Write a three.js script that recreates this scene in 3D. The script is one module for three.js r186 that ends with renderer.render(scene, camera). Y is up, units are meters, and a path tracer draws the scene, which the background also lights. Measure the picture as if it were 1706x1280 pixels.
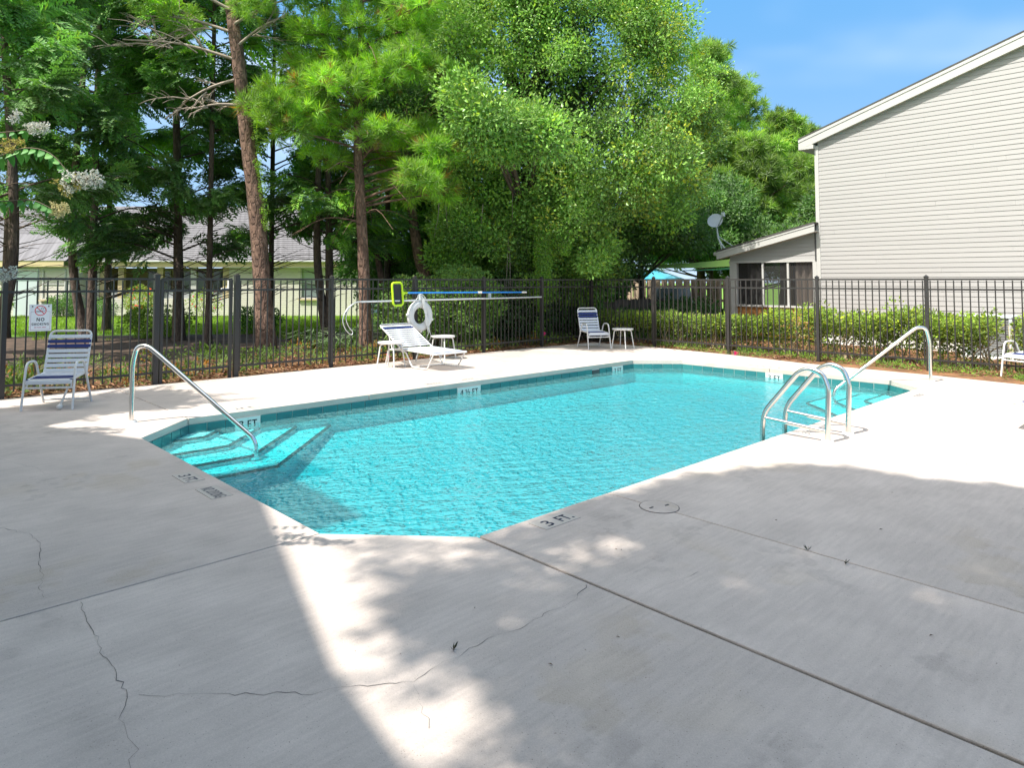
import * as THREE from 'three';
import { mergeGeometries } from 'three/addons/utils/BufferGeometryUtils.js';
import { RoundedBoxGeometry } from 'three/addons/geometries/RoundedBoxGeometry.js';

// ------------------------------------------------------------------ camera, sky, sun, exposure
const scene = new THREE.Scene();
const camera = new THREE.PerspectiveCamera(58.13, 1706 / 1280, 0.1, 900);
camera.position.set(0, 1.5, 0);
camera.rotation.x = 0.0484;
camera.setViewOffset(1706, 1280, 36.1, 227.7, 1706, 1280);   // a lens shifted downwards, as an architectural shot
const renderer = new THREE.WebGLRenderer();
renderer.toneMapping = THREE.LinearToneMapping;
renderer.toneMappingExposure = 1.75;
renderer.shadowMap.enabled = true;

const SUN = new THREE.Vector3(-0.442, 0.832, 0.334).normalize();
function rngOf(seed) { let s = seed >>> 0; return () => { s = (s + 0x6D2B79F5) >>> 0; let t = s; t = Math.imul(t ^ (t >>> 15), t | 1); t ^= t + Math.imul(t ^ (t >>> 7), t | 61); return ((t ^ (t >>> 14)) >>> 0) / 4294967296; }; }
const lerp = THREE.MathUtils.lerp, clamp = THREE.MathUtils.clamp, sstep = (a, b, x) => { const t = clamp((x - a) / (b - a), 0, 1); return t * t * (3 - 2 * t); };
// tileable value noise on a lattice of p cells
function noise2(seed) {
  const r = rngOf(seed), N = 256, tab = new Float32Array(N * N);
  for (let i = 0; i < N * N; i++) tab[i] = r();
  return (x, y, px, py = px) => {
    const xi = Math.floor(x), yi = Math.floor(y), fx = x - xi, fy = y - yi, m = (a, b) => ((a % b) + b) % b;
    const x0 = m(xi, px) % N, x1 = m(xi + 1, px) % N, y0 = m(yi, py) % N, y1 = m(yi + 1, py) % N;
    const u = fx * fx * (3 - 2 * fx), v = fy * fy * (3 - 2 * fy);
    return lerp(lerp(tab[y0 * N + x0], tab[y0 * N + x1], u), lerp(tab[y1 * N + x0], tab[y1 * N + x1], u), v);
  };
}
{
  const W = 1024, H = 512, d = new Float32Array(W * H * 4), n = noise2(5), dir = new THREE.Vector3();
  for (let j = 0; j < H; j++) for (let i = 0; i < W; i++) {
    const el = ((j + 0.5) / H - 0.5) * Math.PI, az = ((i + 0.5) / W - 0.5) * 2 * Math.PI;
    dir.set(Math.cos(el) * Math.cos(az), Math.sin(el), Math.cos(el) * Math.sin(az));
    const up = Math.max(dir.y, 0), h = Math.pow(1 - up, 6);
    let r = lerp(0.088, 0.43, h), g = lerp(0.278, 0.55, h), b = lerp(0.55, 0.69, h);
    const c = Math.max(dir.dot(SUN), 0), glow = 0.86 * Math.pow(c, 5) + 0.5 * Math.pow(c, 1.8);     // air brighter towards the sun, out of view, set to lift deck shade
    r += glow * 1.35; g += glow * 1.1; b += glow * 0.74;
    const x = i / W, y = el * 6;
    let f = 0; for (let o = 0, s = 6, a = 0.5; o < 5; o++, s *= 2, a *= 0.5) f += a * n(x * s * 2, (y + x * 3) * s / 6 + 31 * o, s * 2, 4096);
    const cl = sstep(0.46, 0.82, f) * sstep(0.02, 0.3, up) * 0.45;                                        // thin cirrus
    r = lerp(r, 0.86, cl); g = lerp(g, 0.9, cl); b = lerp(b, 0.97, cl);
    d.set([r, g, b, 1], (j * W + i) * 4);
  }
  const t = new THREE.DataTexture(d, W, H, THREE.RGBAFormat, THREE.FloatType);
  t.mapping = THREE.EquirectangularReflectionMapping; t.magFilter = t.minFilter = THREE.LinearFilter; t.wrapS = THREE.RepeatWrapping; t.needsUpdate = true;
  scene.background = t; scene.environment = t; scene.backgroundIntensity = 1; scene.environmentIntensity = 1;
}
const sun = new THREE.DirectionalLight(new THREE.Color(1.0, 0.955, 0.875), 4.7);
sun.position.copy(SUN).multiplyScalar(60); sun.castShadow = true; sun.shadow.radius = 1.05;
Object.assign(sun.shadow.camera, { left: -40, right: 40, top: 40, bottom: -40, near: 1, far: 160 }); sun.shadow.mapSize.set(4096, 4096);
scene.add(sun, sun.target);

// ------------------------------------------------------------------ frame of the pool: a runs along its long side, b across it
const SY = Math.sin(0.8233), CY = Math.cos(0.8233), TH = Math.PI / 2 - 0.8233;
const A = (a, b, y = 0) => new THREE.Vector3(a * SY + b * CY, y, -(a * CY - b * SY));
const V = (x, y, z) => new THREE.Vector3(x, y, z);

// ------------------------------------------------------------------ builders
const used = {};
function numbered(name) { const k = used[name] = (used[name] ?? -1) + 1; return k ? name + '_' + String(k).padStart(3, '0') : name; }
function tag(o, label, category, group, kind) {
  if (label) o.userData.label = label; if (category) o.userData.category = category; if (group) o.userData.group = group; if (kind) o.userData.kind = kind; return o;
}
function thing(name, label, category, pos = V(0, 0, 0), turn = 0, group) {
  const o = new THREE.Group(); o.name = numbered(name); o.position.copy(pos); o.rotation.y = turn; scene.add(o); return tag(o, label, category, group);
}
function prep(g) { g = g.index ? g.toNonIndexed() : g; for (const k of Object.keys(g.attributes)) if (!['position', 'normal', 'uv'].includes(k)) g.deleteAttribute(k); if (!g.attributes.uv) g.setAttribute('uv', new THREE.BufferAttribute(new Float32Array(g.attributes.position.count * 2), 2)); if (!g.attributes.normal) g.computeVertexNormals(); return g; }
const merge = (gs) => Array.isArray(gs) ? (gs.length === 1 ? gs[0] : mergeGeometries(gs.map(prep))) : gs;
function part(name, gs, mat, parent) {
  const m = new THREE.Mesh(merge(gs), mat); m.name = name; m.castShadow = m.receiveShadow = true; parent.add(m); return m;
}
function whole(name, gs, mat, label, category, group, kind) { const m = part(numbered(name), gs, mat, scene); return tag(m, label, category, group, kind); }
function copyOf(o, label, pos, turn) { const c = o.clone(); c.name = numbered(o.name.replace(/_\d{3}$/, '')); c.userData = { ...o.userData, label }; c.position.copy(pos); c.rotation.y = turn; scene.add(c); return c; }
const box = (w, h, d, x = 0, y = 0, z = 0, rx = 0, ry = 0, rz = 0) => new THREE.BoxGeometry(w, h, d).rotateX(rx).rotateZ(rz).rotateY(ry).translate(x, y, z);
const rbox = (w, h, d, r, x = 0, y = 0, z = 0, rx = 0, ry = 0, rz = 0) => new RoundedBoxGeometry(w, h, d, 2, r).rotateX(rx).rotateZ(rz).rotateY(ry).translate(x, y, z);
const cyl = (r0, r1, h, x = 0, y = 0, z = 0, n = 16) => new THREE.CylinderGeometry(r1, r0, h, n).translate(x, y + h / 2, z);
function bent(pts, r, bend = 0.06, closed = false, radial = 10, per = 7) {     // a bent pipe through pts with rounded corners
  pts = pts.map((p) => Array.isArray(p) ? V(...p) : p.clone());
  const path = new THREE.CurvePath(), n = pts.length, out = [];
  const corner = (a, b, c) => { const l = Math.min(bend, a.distanceTo(b) * 0.49, b.distanceTo(c) * 0.49); return [b.clone().lerp(a, l / a.distanceTo(b)), b, b.clone().lerp(c, l / b.distanceTo(c))]; };
  const list = []; let last = closed ? null : pts[0];
  for (let i = closed ? 0 : 1; i < (closed ? n : n - 1); i++) list.push(corner(pts[(i - 1 + n) % n], pts[i], pts[(i + 1) % n]));
  const poly = []; if (!closed) poly.push(pts[0]);
  for (const [p, q, s] of list) { const c = new THREE.QuadraticBezierCurve3(p, q, s); for (let k = 0; k <= per; k++) poly.push(c.getPoint(k / per)); }
  if (!closed) poly.push(pts[n - 1]); else poly.push(poly[0].clone());
  return sweep(poly, () => r, radial, closed);
}
function sweep(poly, rad, radial = 8, closed = false) {       // a tube of varying radius along a polyline; uv in metres
  const pos = [], nor = [], uv = [], idx = [], n = poly.length; let N = null, len = 0;
  for (let i = 0; i < n; i++) {
    const a = poly[Math.max(i - 1, 0)], c = poly[Math.min(i + 1, n - 1)], T = c.clone().sub(a).normalize();
    if (closed && (i === 0 || i === n - 1)) T.copy(poly[1]).sub(poly[n - 2]).normalize();
    if (!N) { N = Math.abs(T.y) < 0.9 ? V(0, 1, 0) : V(1, 0, 0); } N.addScaledVector(T, -N.dot(T)).normalize();
    const B = T.clone().cross(N), r = rad(i / (n - 1), i); if (i) len += poly[i].distanceTo(poly[i - 1]);
    for (let k = 0; k <= radial; k++) { const t = k / radial * 2 * Math.PI, d = N.clone().multiplyScalar(Math.cos(t)).addScaledVector(B, Math.sin(t)); const rr = typeof r === 'function' ? r(t) : r; pos.push(poly[i].x + d.x * rr, poly[i].y + d.y * rr, poly[i].z + d.z * rr); nor.push(d.x, d.y, d.z); uv.push(t * (typeof r === 'function' ? 0.15 : r), len); }
  }
  for (let i = 0; i < n - 1; i++) for (let k = 0; k < radial; k++) { const a = i * (radial + 1) + k, b = a + radial + 1; idx.push(a, a + 1, b, b, a + 1, b + 1); }
  if (!closed) for (const e of [0, n - 1]) {
    const c = pos.length / 3, s = e ? poly[n - 1].clone().sub(poly[n - 2]).normalize() : poly[0].clone().sub(poly[1]).normalize();
    pos.push(...poly[e].toArray()); nor.push(...s.toArray()); uv.push(0, 0);
    for (let k = 0; k <= radial; k++) { const q = (e * (radial + 1) + k) * 3; pos.push(pos[q], pos[q + 1], pos[q + 2]); nor.push(...s.toArray()); uv.push(0, 0); }
    for (let k = 0; k < radial; k++) e ? idx.push(c, c + 1 + k, c + 2 + k) : idx.push(c, c + 2 + k, c + 1 + k);
  }
  const g = new THREE.BufferGeometry(); g.setAttribute('position', new THREE.Float32BufferAttribute(pos, 3)); g.setAttribute('normal', new THREE.Float32BufferAttribute(nor, 3)); g.setAttribute('uv', new THREE.Float32BufferAttribute(uv, 2)); g.setIndex(idx); return g;
}
const curve = (pts, n) => new THREE.CatmullRomCurve3(pts.map((p) => Array.isArray(p) ? V(...p) : p), false, 'centripetal').getPoints(n);
const rod = (p, q, r, radial = 6) => sweep([Array.isArray(p) ? V(...p) : p, Array.isArray(q) ? V(...q) : q], () => r, radial);
// a solid slab with outline pts [[a, b], ...] in the pool's frame (local x = a, z = b), from y0 up to y1
function slab(pts, y0, y1, bevel = 0, holes = []) {
  const s = new THREE.Shape(pts.map(([a, b]) => new THREE.Vector2(a, -b))); for (const h of holes) s.holes.push(new THREE.Path(h.map(([a, b]) => new THREE.Vector2(a, -b))));
  const g = new THREE.ExtrudeGeometry(s, { depth: y1 - y0 - 2 * bevel, bevelEnabled: bevel > 0, bevelSize: bevel, bevelThickness: bevel, bevelOffset: -bevel, bevelSegments: 2 });
  return g.rotateX(-Math.PI / 2).translate(0, y0 + bevel, 0);
}
function hexa(p) {  // eight corners: 0-3 the front face going round, 4-7 behind them
  const f = [[0, 1, 2, 3], [5, 4, 7, 6], [4, 0, 3, 7], [1, 5, 6, 2], [3, 2, 6, 7], [4, 5, 1, 0]], pos = [], uv = [];
  for (const [a, b, c, d] of f) for (const k of [a, b, c, a, c, d]) { pos.push(...p[k]); uv.push(p[k][0] + p[k][2], p[k][1]); }
  const g = new THREE.BufferGeometry(); g.setAttribute('position', new THREE.Float32BufferAttribute(pos, 3)); g.setAttribute('uv', new THREE.Float32BufferAttribute(uv, 2)); g.computeVertexNormals(); return g;
}

// ------------------------------------------------------------------ materials
function dataTex(N, fill, srgb = false, M = N) {
  const d = new Uint8Array(N * M * 4);
  for (let j = 0; j < M; j++) for (let i = 0; i < N; i++) { const [r, g, b] = fill(i / N, j / M); const k = (j * N + i) * 4; d[k] = clamp(r, 0, 1) * 255; d[k + 1] = clamp(g, 0, 1) * 255; d[k + 2] = clamp(b, 0, 1) * 255; d[k + 3] = 255; }
  const t = new THREE.DataTexture(d, N, M); t.wrapS = t.wrapT = THREE.RepeatWrapping; t.magFilter = THREE.LinearFilter; t.minFilter = THREE.LinearMipmapLinearFilter; if (srgb) t.colorSpace = THREE.SRGBColorSpace; t.needsUpdate = true; return t;
}
const S = (o) => new THREE.MeshStandardMaterial(o), PH = (o) => new THREE.MeshPhysicalMaterial(o), C = (r, g, b) => new THREE.Color().setRGB(r, g, b);
const n1 = noise2(11), n2 = noise2(23);
const fbm = (n, x, y, s, o, oy = 1) => { let f = 0, a = 0.5; for (let k = 0; k < o; k++, s *= 2, a *= 0.5) f += a * n(x * s + 7 * k, y * s * oy + 3 * k, s, s * oy); return f; };
// concrete: mottled, faintly stained, broomed; one tile is 5 m
const sp = rngOf(77); const concreteColor = dataTex(2048, (x, y) => {
  const big = fbm(n1, x, y, 4, 5), mid = fbm(n2, x, y, 22, 4), stain = sstep(0.5, 0.72, fbm(n2, x, y, 5, 4)) * sstep(0.42, 0.6, mid), broom = n1(x * 40, y * 330, 40, 330) - 0.5, pit = sp() > 0.9975 ? -0.28 : 0, grain = (sp() - 0.5) * 0.075;
  const dirt = sstep(0.52, 0.66, fbm(n1, x, y, 9, 5)) * sstep(0.45, 0.62, fbm(n2, x, y, 60, 3)); const v = 0.80 + (big - 0.48) * 0.13 + (mid - 0.48) * 0.10 + broom * 0.04 + grain + pit - stain * 0.04 - dirt * 0.045;
  return [v, v * (0.985 - stain * 0.01), v * (0.962 - stain * 0.035)];
}, true);
concreteColor.repeat.set(0.2, 0.2);
const concreteBump = dataTex(1024, (x, y) => { const v = 0.5 + (n1(x * 250, y * 250, 250) - 0.5) * 0.5 + (fbm(n2, x, y, 30, 4) - 0.48) * 0.8; return [v, v, v]; });
concreteBump.repeat.set(0.4, 0.4);
const barkTex = (c0, c1, sx, sy) => { const t = dataTex(512, (x, y) => { const f = fbm(n1, x, y, 8, 4, 0.5), c = Math.abs(fbm(n2, x, y, 12, 3, 0.5) - 0.47) * 7, k = clamp(f * 1.2 - 0.1, 0, 1) * (0.35 + 0.65 * clamp(c, 0, 1)); return [lerp(c0[0], c1[0], k), lerp(c0[1], c1[1], k), lerp(c0[2], c1[2], k)]; }); t.repeat.set(sx, sy); return t; };
const barkBump = dataTex(512, (x, y) => { const c = clamp(Math.abs(fbm(n2, x, y, 12, 3, 0.5) - 0.47) * 7, 0, 1) * 0.8 + 0.2 * fbm(n1, x, y, 30, 3); return [c, c, c]; }); barkBump.repeat.set(1.6, 1.1);
const waterBump = dataTex(1024, (() => {
  const w = [], r = rngOf(404);
  for (let k = 0; k < 60; k++) { const m = 7 + Math.floor(Math.pow(r(), 1.2) * 36), t = -0.5 + (r() - 0.5) * 3.4; w.push([Math.round(m * Math.cos(t)), Math.round(m * Math.sin(t)), r() * 6.283, Math.pow(m / 16, -0.75)]); }
  return (x, y) => { let h = 0; for (const [a, b, p, s] of w) { const q = Math.sin(6.2832 * (a * x + b * y) + p); h += s * q; } const calm = 0.35 + 0.9 * sstep(0.3, 0.65, 0.6 * n1(x * 3, y * 3, 3) + 0.4 * n2(x * 7, y * 7, 7)); const v = 0.5 + Math.tanh(h / 9 * calm) * 0.5; return [v, v, v]; };
})());
waterBump.repeat.set(0.58, 0.58);
const grassTex = dataTex(512, (x, y) => { const f = fbm(n1, x, y, 10, 5), g = fbm(n2, x, y, 40, 3); return [0.10 + f * 0.22 + g * 0.05, 0.22 + f * 0.36 + g * 0.06, 0.02 + f * 0.04]; }); grassTex.repeat.set(0.25, 0.25);
const strawTex = dataTex(512, (x, y) => { const f = fbm(n1, x, y, 12, 5), g = n2(x * 180, y * 60, 180, 60); const k = clamp(f * 0.8 + g * 0.35 - 0.1, 0, 1); return [lerp(0.05, 0.36, k), lerp(0.032, 0.19, k), lerp(0.02, 0.09, k)]; }); strawTex.repeat.set(0.5, 0.5);
const soilTex = dataTex(512, (x, y) => { const f = fbm(n1, x, y, 12, 5), g = fbm(n2, x, y, 60, 2); const k = clamp(f * 0.9 + g * 0.5 - 0.25, 0, 1); return [lerp(0.012, 0.17, k), lerp(0.009, 0.105, k), lerp(0.006, 0.065, k)]; }); soilTex.repeat.set(0.4, 0.4);  // soil tones darkened, tree shade put into the colour
const shingleTex = dataTex(256, (x, y) => { const v = 0.62 + (fbm(n2, x, y, 20, 3) - 0.48) * 0.5; return [v, v * 0.985, v * 0.99]; }); shingleTex.repeat.set(0.6, 0.6);
const woodTex = dataTex(256, (x, y) => { const v = 0.72 + (fbm(n1, x, y, 6, 4) - 0.48) * 0.5 + (n2(x * 60, y * 4, 60, 4) - 0.5) * 0.2; return [v, v * 0.93, v * 0.85]; });

const M = {
  deck: S({ map: concreteColor, color: C(0.835, 0.745, 0.70), roughness: 0.9, bumpMap: concreteBump, bumpScale: 0.0012 }),
  joint: S({ color: C(0.045, 0.045, 0.042), roughness: 1 }),
  crack: S({ color: C(0.13, 0.125, 0.12), roughness: 1 }),
  plaster: S({ color: C(0.66, 0.72, 0.71), roughness: 0.8 }), stepPlaster: S({ color: C(0.82, 0.84, 0.82), roughness: 0.8 }), nosing: S({ color: C(0.012, 0.014, 0.02), roughness: 0.5 }),
  grout: S({ color: C(0.55, 0.58, 0.56), roughness: 0.9 }),
  tiles: [[0.028, 0.16, 0.165], [0.024, 0.14, 0.15], [0.034, 0.175, 0.175]].map((c) => PH({ color: C(...c), roughness: 0.22 })),
  steel: S({ color: C(0.78, 0.76, 0.73), metalness: 1, roughness: 0.2 }),
  white: S({ color: C(0.66, 0.66, 0.65), roughness: 0.35 }), strap: S({ color: C(0.62, 0.66, 0.72), roughness: 0.5 }), navy: S({ color: C(0.018, 0.035, 0.16), roughness: 0.45 }),
  fence: S({ color: C(0.030, 0.027, 0.026), roughness: 0.42 }),
  siding: S({ color: C(0.345, 0.337, 0.333), roughness: 0.6 }), trim: S({ color: C(0.46, 0.455, 0.44), roughness: 0.5 }), soffit: S({ color: C(0.46, 0.445, 0.42), roughness: 0.7 }),
  shingle: S({ color: C(0.27, 0.265, 0.28), map: shingleTex, roughness: 0.95 }), darkShingle: S({ color: C(0.12, 0.115, 0.11), map: shingleTex, roughness: 0.95 }),
  brick: [[0.74, 0.735, 0.71], [0.70, 0.69, 0.66], [0.66, 0.65, 0.63]].map((c) => S({ color: C(...c), roughness: 0.85 })), whiteWall: S({ color: C(0.72, 0.72, 0.70), roughness: 0.85 }), tan: S({ color: C(0.50, 0.40, 0.24), roughness: 0.8 }),
  dark: S({ color: C(0.05, 0.05, 0.052), roughness: 0.5 }), glass: PH({ color: C(0.16, 0.19, 0.21), roughness: 0.08, metalness: 0 }),
  screen: PH({ color: C(0.42, 0.41, 0.41), roughness: 0, transmission: 0.94, thickness: 0, ior: 1.15 }),
  curtain: S({ color: C(0.52, 0.46, 0.40), roughness: 0.9, side: THREE.DoubleSide }), wood: S({ color: C(0.64, 0.52, 0.42), map: woodTex, roughness: 0.85 }), oldWood: S({ color: C(0.15, 0.125, 0.11), map: woodTex, roughness: 0.9 }), newWood: S({ color: C(0.62, 0.42, 0.16), map: woodTex, roughness: 0.8 }), orangeWood: S({ color: C(0.52, 0.27, 0.09), map: woodTex, roughness: 0.8 }),
  grey: S({ color: C(0.30, 0.32, 0.33), roughness: 0.5 }), lightGrey: S({ color: C(0.50, 0.56, 0.58), roughness: 0.5 }),
  pineBark: S({ map: barkTex([0.05, 0.03, 0.024], [0.38, 0.235, 0.17], 1.6, 1.1), roughness: 0.95, bumpMap: barkBump, bumpScale: 0.02 }),
  darkBark: S({ map: barkTex([0.05, 0.036, 0.03], [0.22, 0.16, 0.125], 1.6, 1.1), roughness: 0.95, bumpMap: barkBump, bumpScale: 0.012 }),
  twig: S({ color: C(0.22, 0.165, 0.12), roughness: 0.95 }), deadTwig: S({ color: C(0.33, 0.27, 0.22), roughness: 0.95 }), hedgeTwig: S({ color: C(0.42, 0.34, 0.22), roughness: 0.95 }),
  lime: S({ color: C(0.52, 0.78, 0.02), roughness: 0.4 }), blue: S({ color: C(0.02, 0.24, 0.72), roughness: 0.35 }), alu: S({ color: C(0.72, 0.73, 0.74), metalness: 0.6, roughness: 0.35 }), net: S({ color: C(0.03, 0.035, 0.04), roughness: 0.7, side: THREE.DoubleSide }),
  pink: S({ color: C(0.92, 0.03, 0.20), roughness: 0.7, side: THREE.DoubleSide }), turquoise: PH({ color: C(0.03, 0.42, 0.62), roughness: 0.95, transmission: 0.3, side: THREE.DoubleSide }), limeCloth: PH({ color: C(0.55, 0.88, 0.02), roughness: 0.95, transmission: 0.5, side: THREE.DoubleSide }),
  rope: S({ color: C(0.75, 0.75, 0.73), roughness: 0.9 }),
};
const leafMat = (c, through = 0.35, rough = 1) => PH({ color: C(...c), roughness: rough, transmission: through, thickness: 0, vertexColors: true, side: THREE.DoubleSide });
const glossLeaf = (c) => S({ color: C(...c), roughness: 0.36, vertexColors: true, side: THREE.DoubleSide });

// ------------------------------------------------------------------ ground
const grassMat = S({ map: grassTex, color: C(0.62, 0.66, 0.6), roughness: 1 });
function sheet(name, pts, y, mat, label) {     // a thin ground sheet; pts in world x, z
  const s = new THREE.Shape(pts.map(([x, z]) => new THREE.Vector2(x, -z))); const g = new THREE.ShapeGeometry(s).rotateX(-Math.PI / 2).translate(0, y, 0);
  return whole(name, g, mat, label, null, null, 'structure');
}
const AB0 = (a, b) => { const p = A(a, b); return new THREE.Vector2(p.x, -p.z); };
{
  const s = new THREE.Shape(); s.absarc(0, 60, 420, 0, Math.PI * 2); s.holes.push(new THREE.Path([AB0(1.9, -8.05), AB0(11.8, -8.05), AB0(11.8, -2.9), AB0(1.9, -2.9)]));
  whole('ground', new THREE.ShapeGeometry(s, 48).rotateX(-Math.PI / 2).translate(0, -0.06, 0), grassMat, 'green lawn around the pool and the houses', null, null, 'structure');
}
const AB = (a, b) => { const p = A(a, b); return [p.x, p.z]; };
sheet('soil_bed', [[-16, -9.2], AB(-1, -10.4), AB(13.3, -10.5), AB(15.5, -11), [8.5, -21], [5.5, -25], [-1, -25], [-2.6, -21], [-6.5, -20.2], [-10, -19.6], [-16, -18.5], [-22, -17]], -0.035, S({ map: soilTex, roughness: 1 }), 'brown soil with tree shade put into its colour and fallen needles, behind the fence');
sheet('mulch_bed', [AB(12.3, 0), AB(12.55, -3), AB(12.9, -7), AB(13.2, -10.4), AB(15, -11), AB(17.6, -9.4), AB(17.6, 2), AB(13, 3)], -0.03, S({ map: strawTex, color: C(1, 0.9, 0.8), roughness: 1 }), 'orange pine straw bed between the fence and the siding house');
sheet('straw_strip', [AB(2.9, -10.6), AB(13.0, -10.5), AB(13.4, -11.2), AB(11.5, -11.55), AB(8, -12.3), AB(5, -12.4), AB(3, -12.2)], -0.026, S({ map: strawTex, color: C(0.85, 0.78, 0.7), roughness: 1 }), 'orange pine straw along the foot of the left fence');
sheet('brick_edging', [[-20, -28.6], [-9.6, -28.6], [-9.3, -30.2], [-20, -30.2]], -0.03, S({ color: C(0.36, 0.17, 0.12), roughness: 1, map: soilTex }), 'reddish bed along the white brick house');

// ------------------------------------------------------------------ pool
const a0 = 2.104, a1 = 11.604, b0 = -7.837, b1 = -3.084, k1 = 0.666, k2 = 0.656, k3 = 0.563, k4 = 0.663;
const poolOut = (e = 0) => [[a0 + k1 - e * 0.4, b0 - e], [a1 - k2 + e * 0.4, b0 - e], [a1 + e, b0 + k2 - e * 0.4], [a1 + e, b1 - k3 + e * 0.4], [a1 - k3 + e * 0.4, b1 + e], [a0 + k4 - e * 0.4, b1 + e], [a0 - e, b1 - k4 + e * 0.4], [a0 - e, b0 + k1 - e * 0.4]];
const WL = -0.155;
const pool = thing('swimming_pool', 'eight-sided concrete pool with teal waterline tiles and corner steps', 'swimming pool', V(0, 0, 0), TH);
{
  const inner = poolOut(0.012), outer = poolOut(0.28);
  part('pool_wall', slab(outer, -1.3, -0.07, 0, [inner]), M.plaster, pool);
  // floor: shallow at both ends, deeper in the middle
  const f = new THREE.PlaneGeometry(a1 - a0 + 0.4, b1 - b0 + 0.4, 40, 4).rotateX(-Math.PI / 2).translate((a0 + a1) / 2, 0, (b0 + b1) / 2), p = f.attributes.position;
  for (let i = 0; i < p.count; i++) { const t = (p.getX(i) - a0) / (a1 - a0); const s = clamp((p.getZ(i) - b0) / (b1 - b0), 0, 1); p.setY(i, -0.40 - 0.30 * Math.pow(s, 0.8) - 0.10 * Math.pow(Math.sin(Math.PI * clamp(t, 0, 1)), 1.5) * s); }
  f.computeVertexNormals(); part('pool_floor', f, M.plaster, pool);
  // waterline tiles, one by one
  const P = 0.2055, tile = rbox(P - 0.008, 0.148, 0.014, 0.003), c = poolOut(0), markers = [[0, 0.67, 0.30, '3 FT'], [0, 4.06, 0.46, '4 ½ FT'], [0, 7.69, 0.32, '3 FT'], [2, 1.765, 0.30, '3 FT']]; let q = rngOf(8);
  for (let s = 0; s < 8; s++) {
    const u = c[s], w = c[(s + 1) % 8], L = Math.hypot(w[0] - u[0], w[1] - u[1]), ang = Math.atan2(-(w[1] - u[1]), w[0] - u[0]), n = Math.round(L / P), d = L / n;
    for (let k = 0; k < n; k++) {
      let u0 = k * d, u1 = (k + 1) * d; for (const [ms, m, wd] of markers) if (ms === s) { if (m - wd / 2 <= u0 + 0.02 && m + wd / 2 >= u1 - 0.02) u1 = u0; else if (m + wd / 2 > u0 && m + wd / 2 < u1) u0 = m + wd / 2 + 0.003; else if (m - wd / 2 > u0 && m - wd / 2 < u1) u1 = m - wd / 2 - 0.003; } if (u1 - u0 < 0.03) continue;
      const mid = (u0 + u1) / 2;
      if (s === 0 && Math.abs(mid - 7.1) < 0.11) { const m = part('skimmer_mouth', box(d - 0.01, 0.12, 0.02), M.dark, pool); m.position.set(lerp(u[0], w[0], mid / L), -0.15, lerp(u[1], w[1], mid / L)); m.rotation.y = ang; continue; }
      const m = part('tile', tile, M.tiles[Math.floor(q() * 3)], pool); m.position.set(lerp(u[0], w[0], mid / L) + (q() - 0.5) * 0.001, -0.148, lerp(u[1], w[1], mid / L)); m.rotation.y = ang; m.scale.x = (u1 - u0) / P;
    }
    for (const [ms, mid, wd, txt] of markers) if (ms === s) { const m = part('depth_marker', box(wd, 0.148, 0.016), [0, 1, 2, 3, 4, 5].map((f) => f === 4 ? markerMat(txt, wd / 0.148) : M.white), pool); m.position.set(lerp(u[0], w[0], mid / L), -0.148, lerp(u[1], w[1], mid / L)); m.rotation.y = ang; }
  }
  part('tile_backing', slab(poolOut(0.02), -0.23, -0.068, 0, [poolOut(0.004)]), M.grout, pool);
  // steps in two opposite corners
  const stepPts = (k) => { const b = -7.6 + 0.37 * k, s = -4.725 + 0.465 * k; return [[a0 - 0.005, b0 + k1], [a0 - 0.005, b], [s - b, b], [s - (b0 - 0.005), b0 - 0.005], [a0 + k1, b0 - 0.005]]; };
  for (const flip of [0, 1]) for (let k = 3; k >= 0; k--) {
    const t = (pt) => flip ? [13.708 - pt[0], -10.921 - pt[1]] : pt, y = -0.172 - 0.05 * k;
    let pts = stepPts(k); if (k < 2) pts = [[a0 - 0.005 + (k ? 0 : 0.0), Math.max(pts[1][1], b0 + 0.02)], ...pts.slice(2)].filter(Boolean), pts = [[Math.max(a0, a0 + k1 - (pts[0][1] - b0)), pts[0][1]], ...pts.slice(1)];
    const m = part('step', slab(pts.map(t), -1.2, y), M.stepPlaster, pool);
    const e = stepPts(k).map(t), bar = (p, r) => { const L = Math.hypot(r[0] - p[0], r[1] - p[1]); return box(L, 0.02, 0.032, (p[0] + r[0]) / 2, y - 0.004, (p[1] + r[1]) / 2, 0, Math.atan2(-(r[1] - p[1]), r[0] - p[0])); };
    const st = t([Math.max(a0, a0 + k1 - (stepPts(k)[1][1] - b0)), stepPts(k)[1][1]]);
    part('step_edge', [bar(st, e[2]), bar(e[2], e[3])], M.nosing, pool);
  }
}
function canvasMat(w, h, draw, o = {}) {
  const c = document.createElement('canvas'); c.width = w; c.height = h; const g = c.getContext('2d'); draw(g, w, h);
  const t = new THREE.CanvasTexture(c); t.colorSpace = THREE.SRGBColorSpace; return S({ map: t, roughness: 0.5, ...o });
}
function markerMat(txt, aspect) {
  return canvasMat(Math.round(128 * aspect), 128, (g, w, h) => { g.fillStyle = '#c3c9c6'; g.fillRect(0, 0, w, h); g.strokeStyle = '#a9aca8'; g.lineWidth = 3; g.strokeRect(1, 1, w - 2, h - 2); g.beginPath(); g.moveTo(w * 0.5, 0); g.lineTo(w * 0.5, h); g.stroke(); g.fillStyle = '#10151c'; g.font = 'bold 100px sans-serif'; g.textAlign = 'center'; g.textBaseline = 'middle'; g.fillText(txt, w / 2, h / 2 + 4, w * 0.9); });
}
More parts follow.
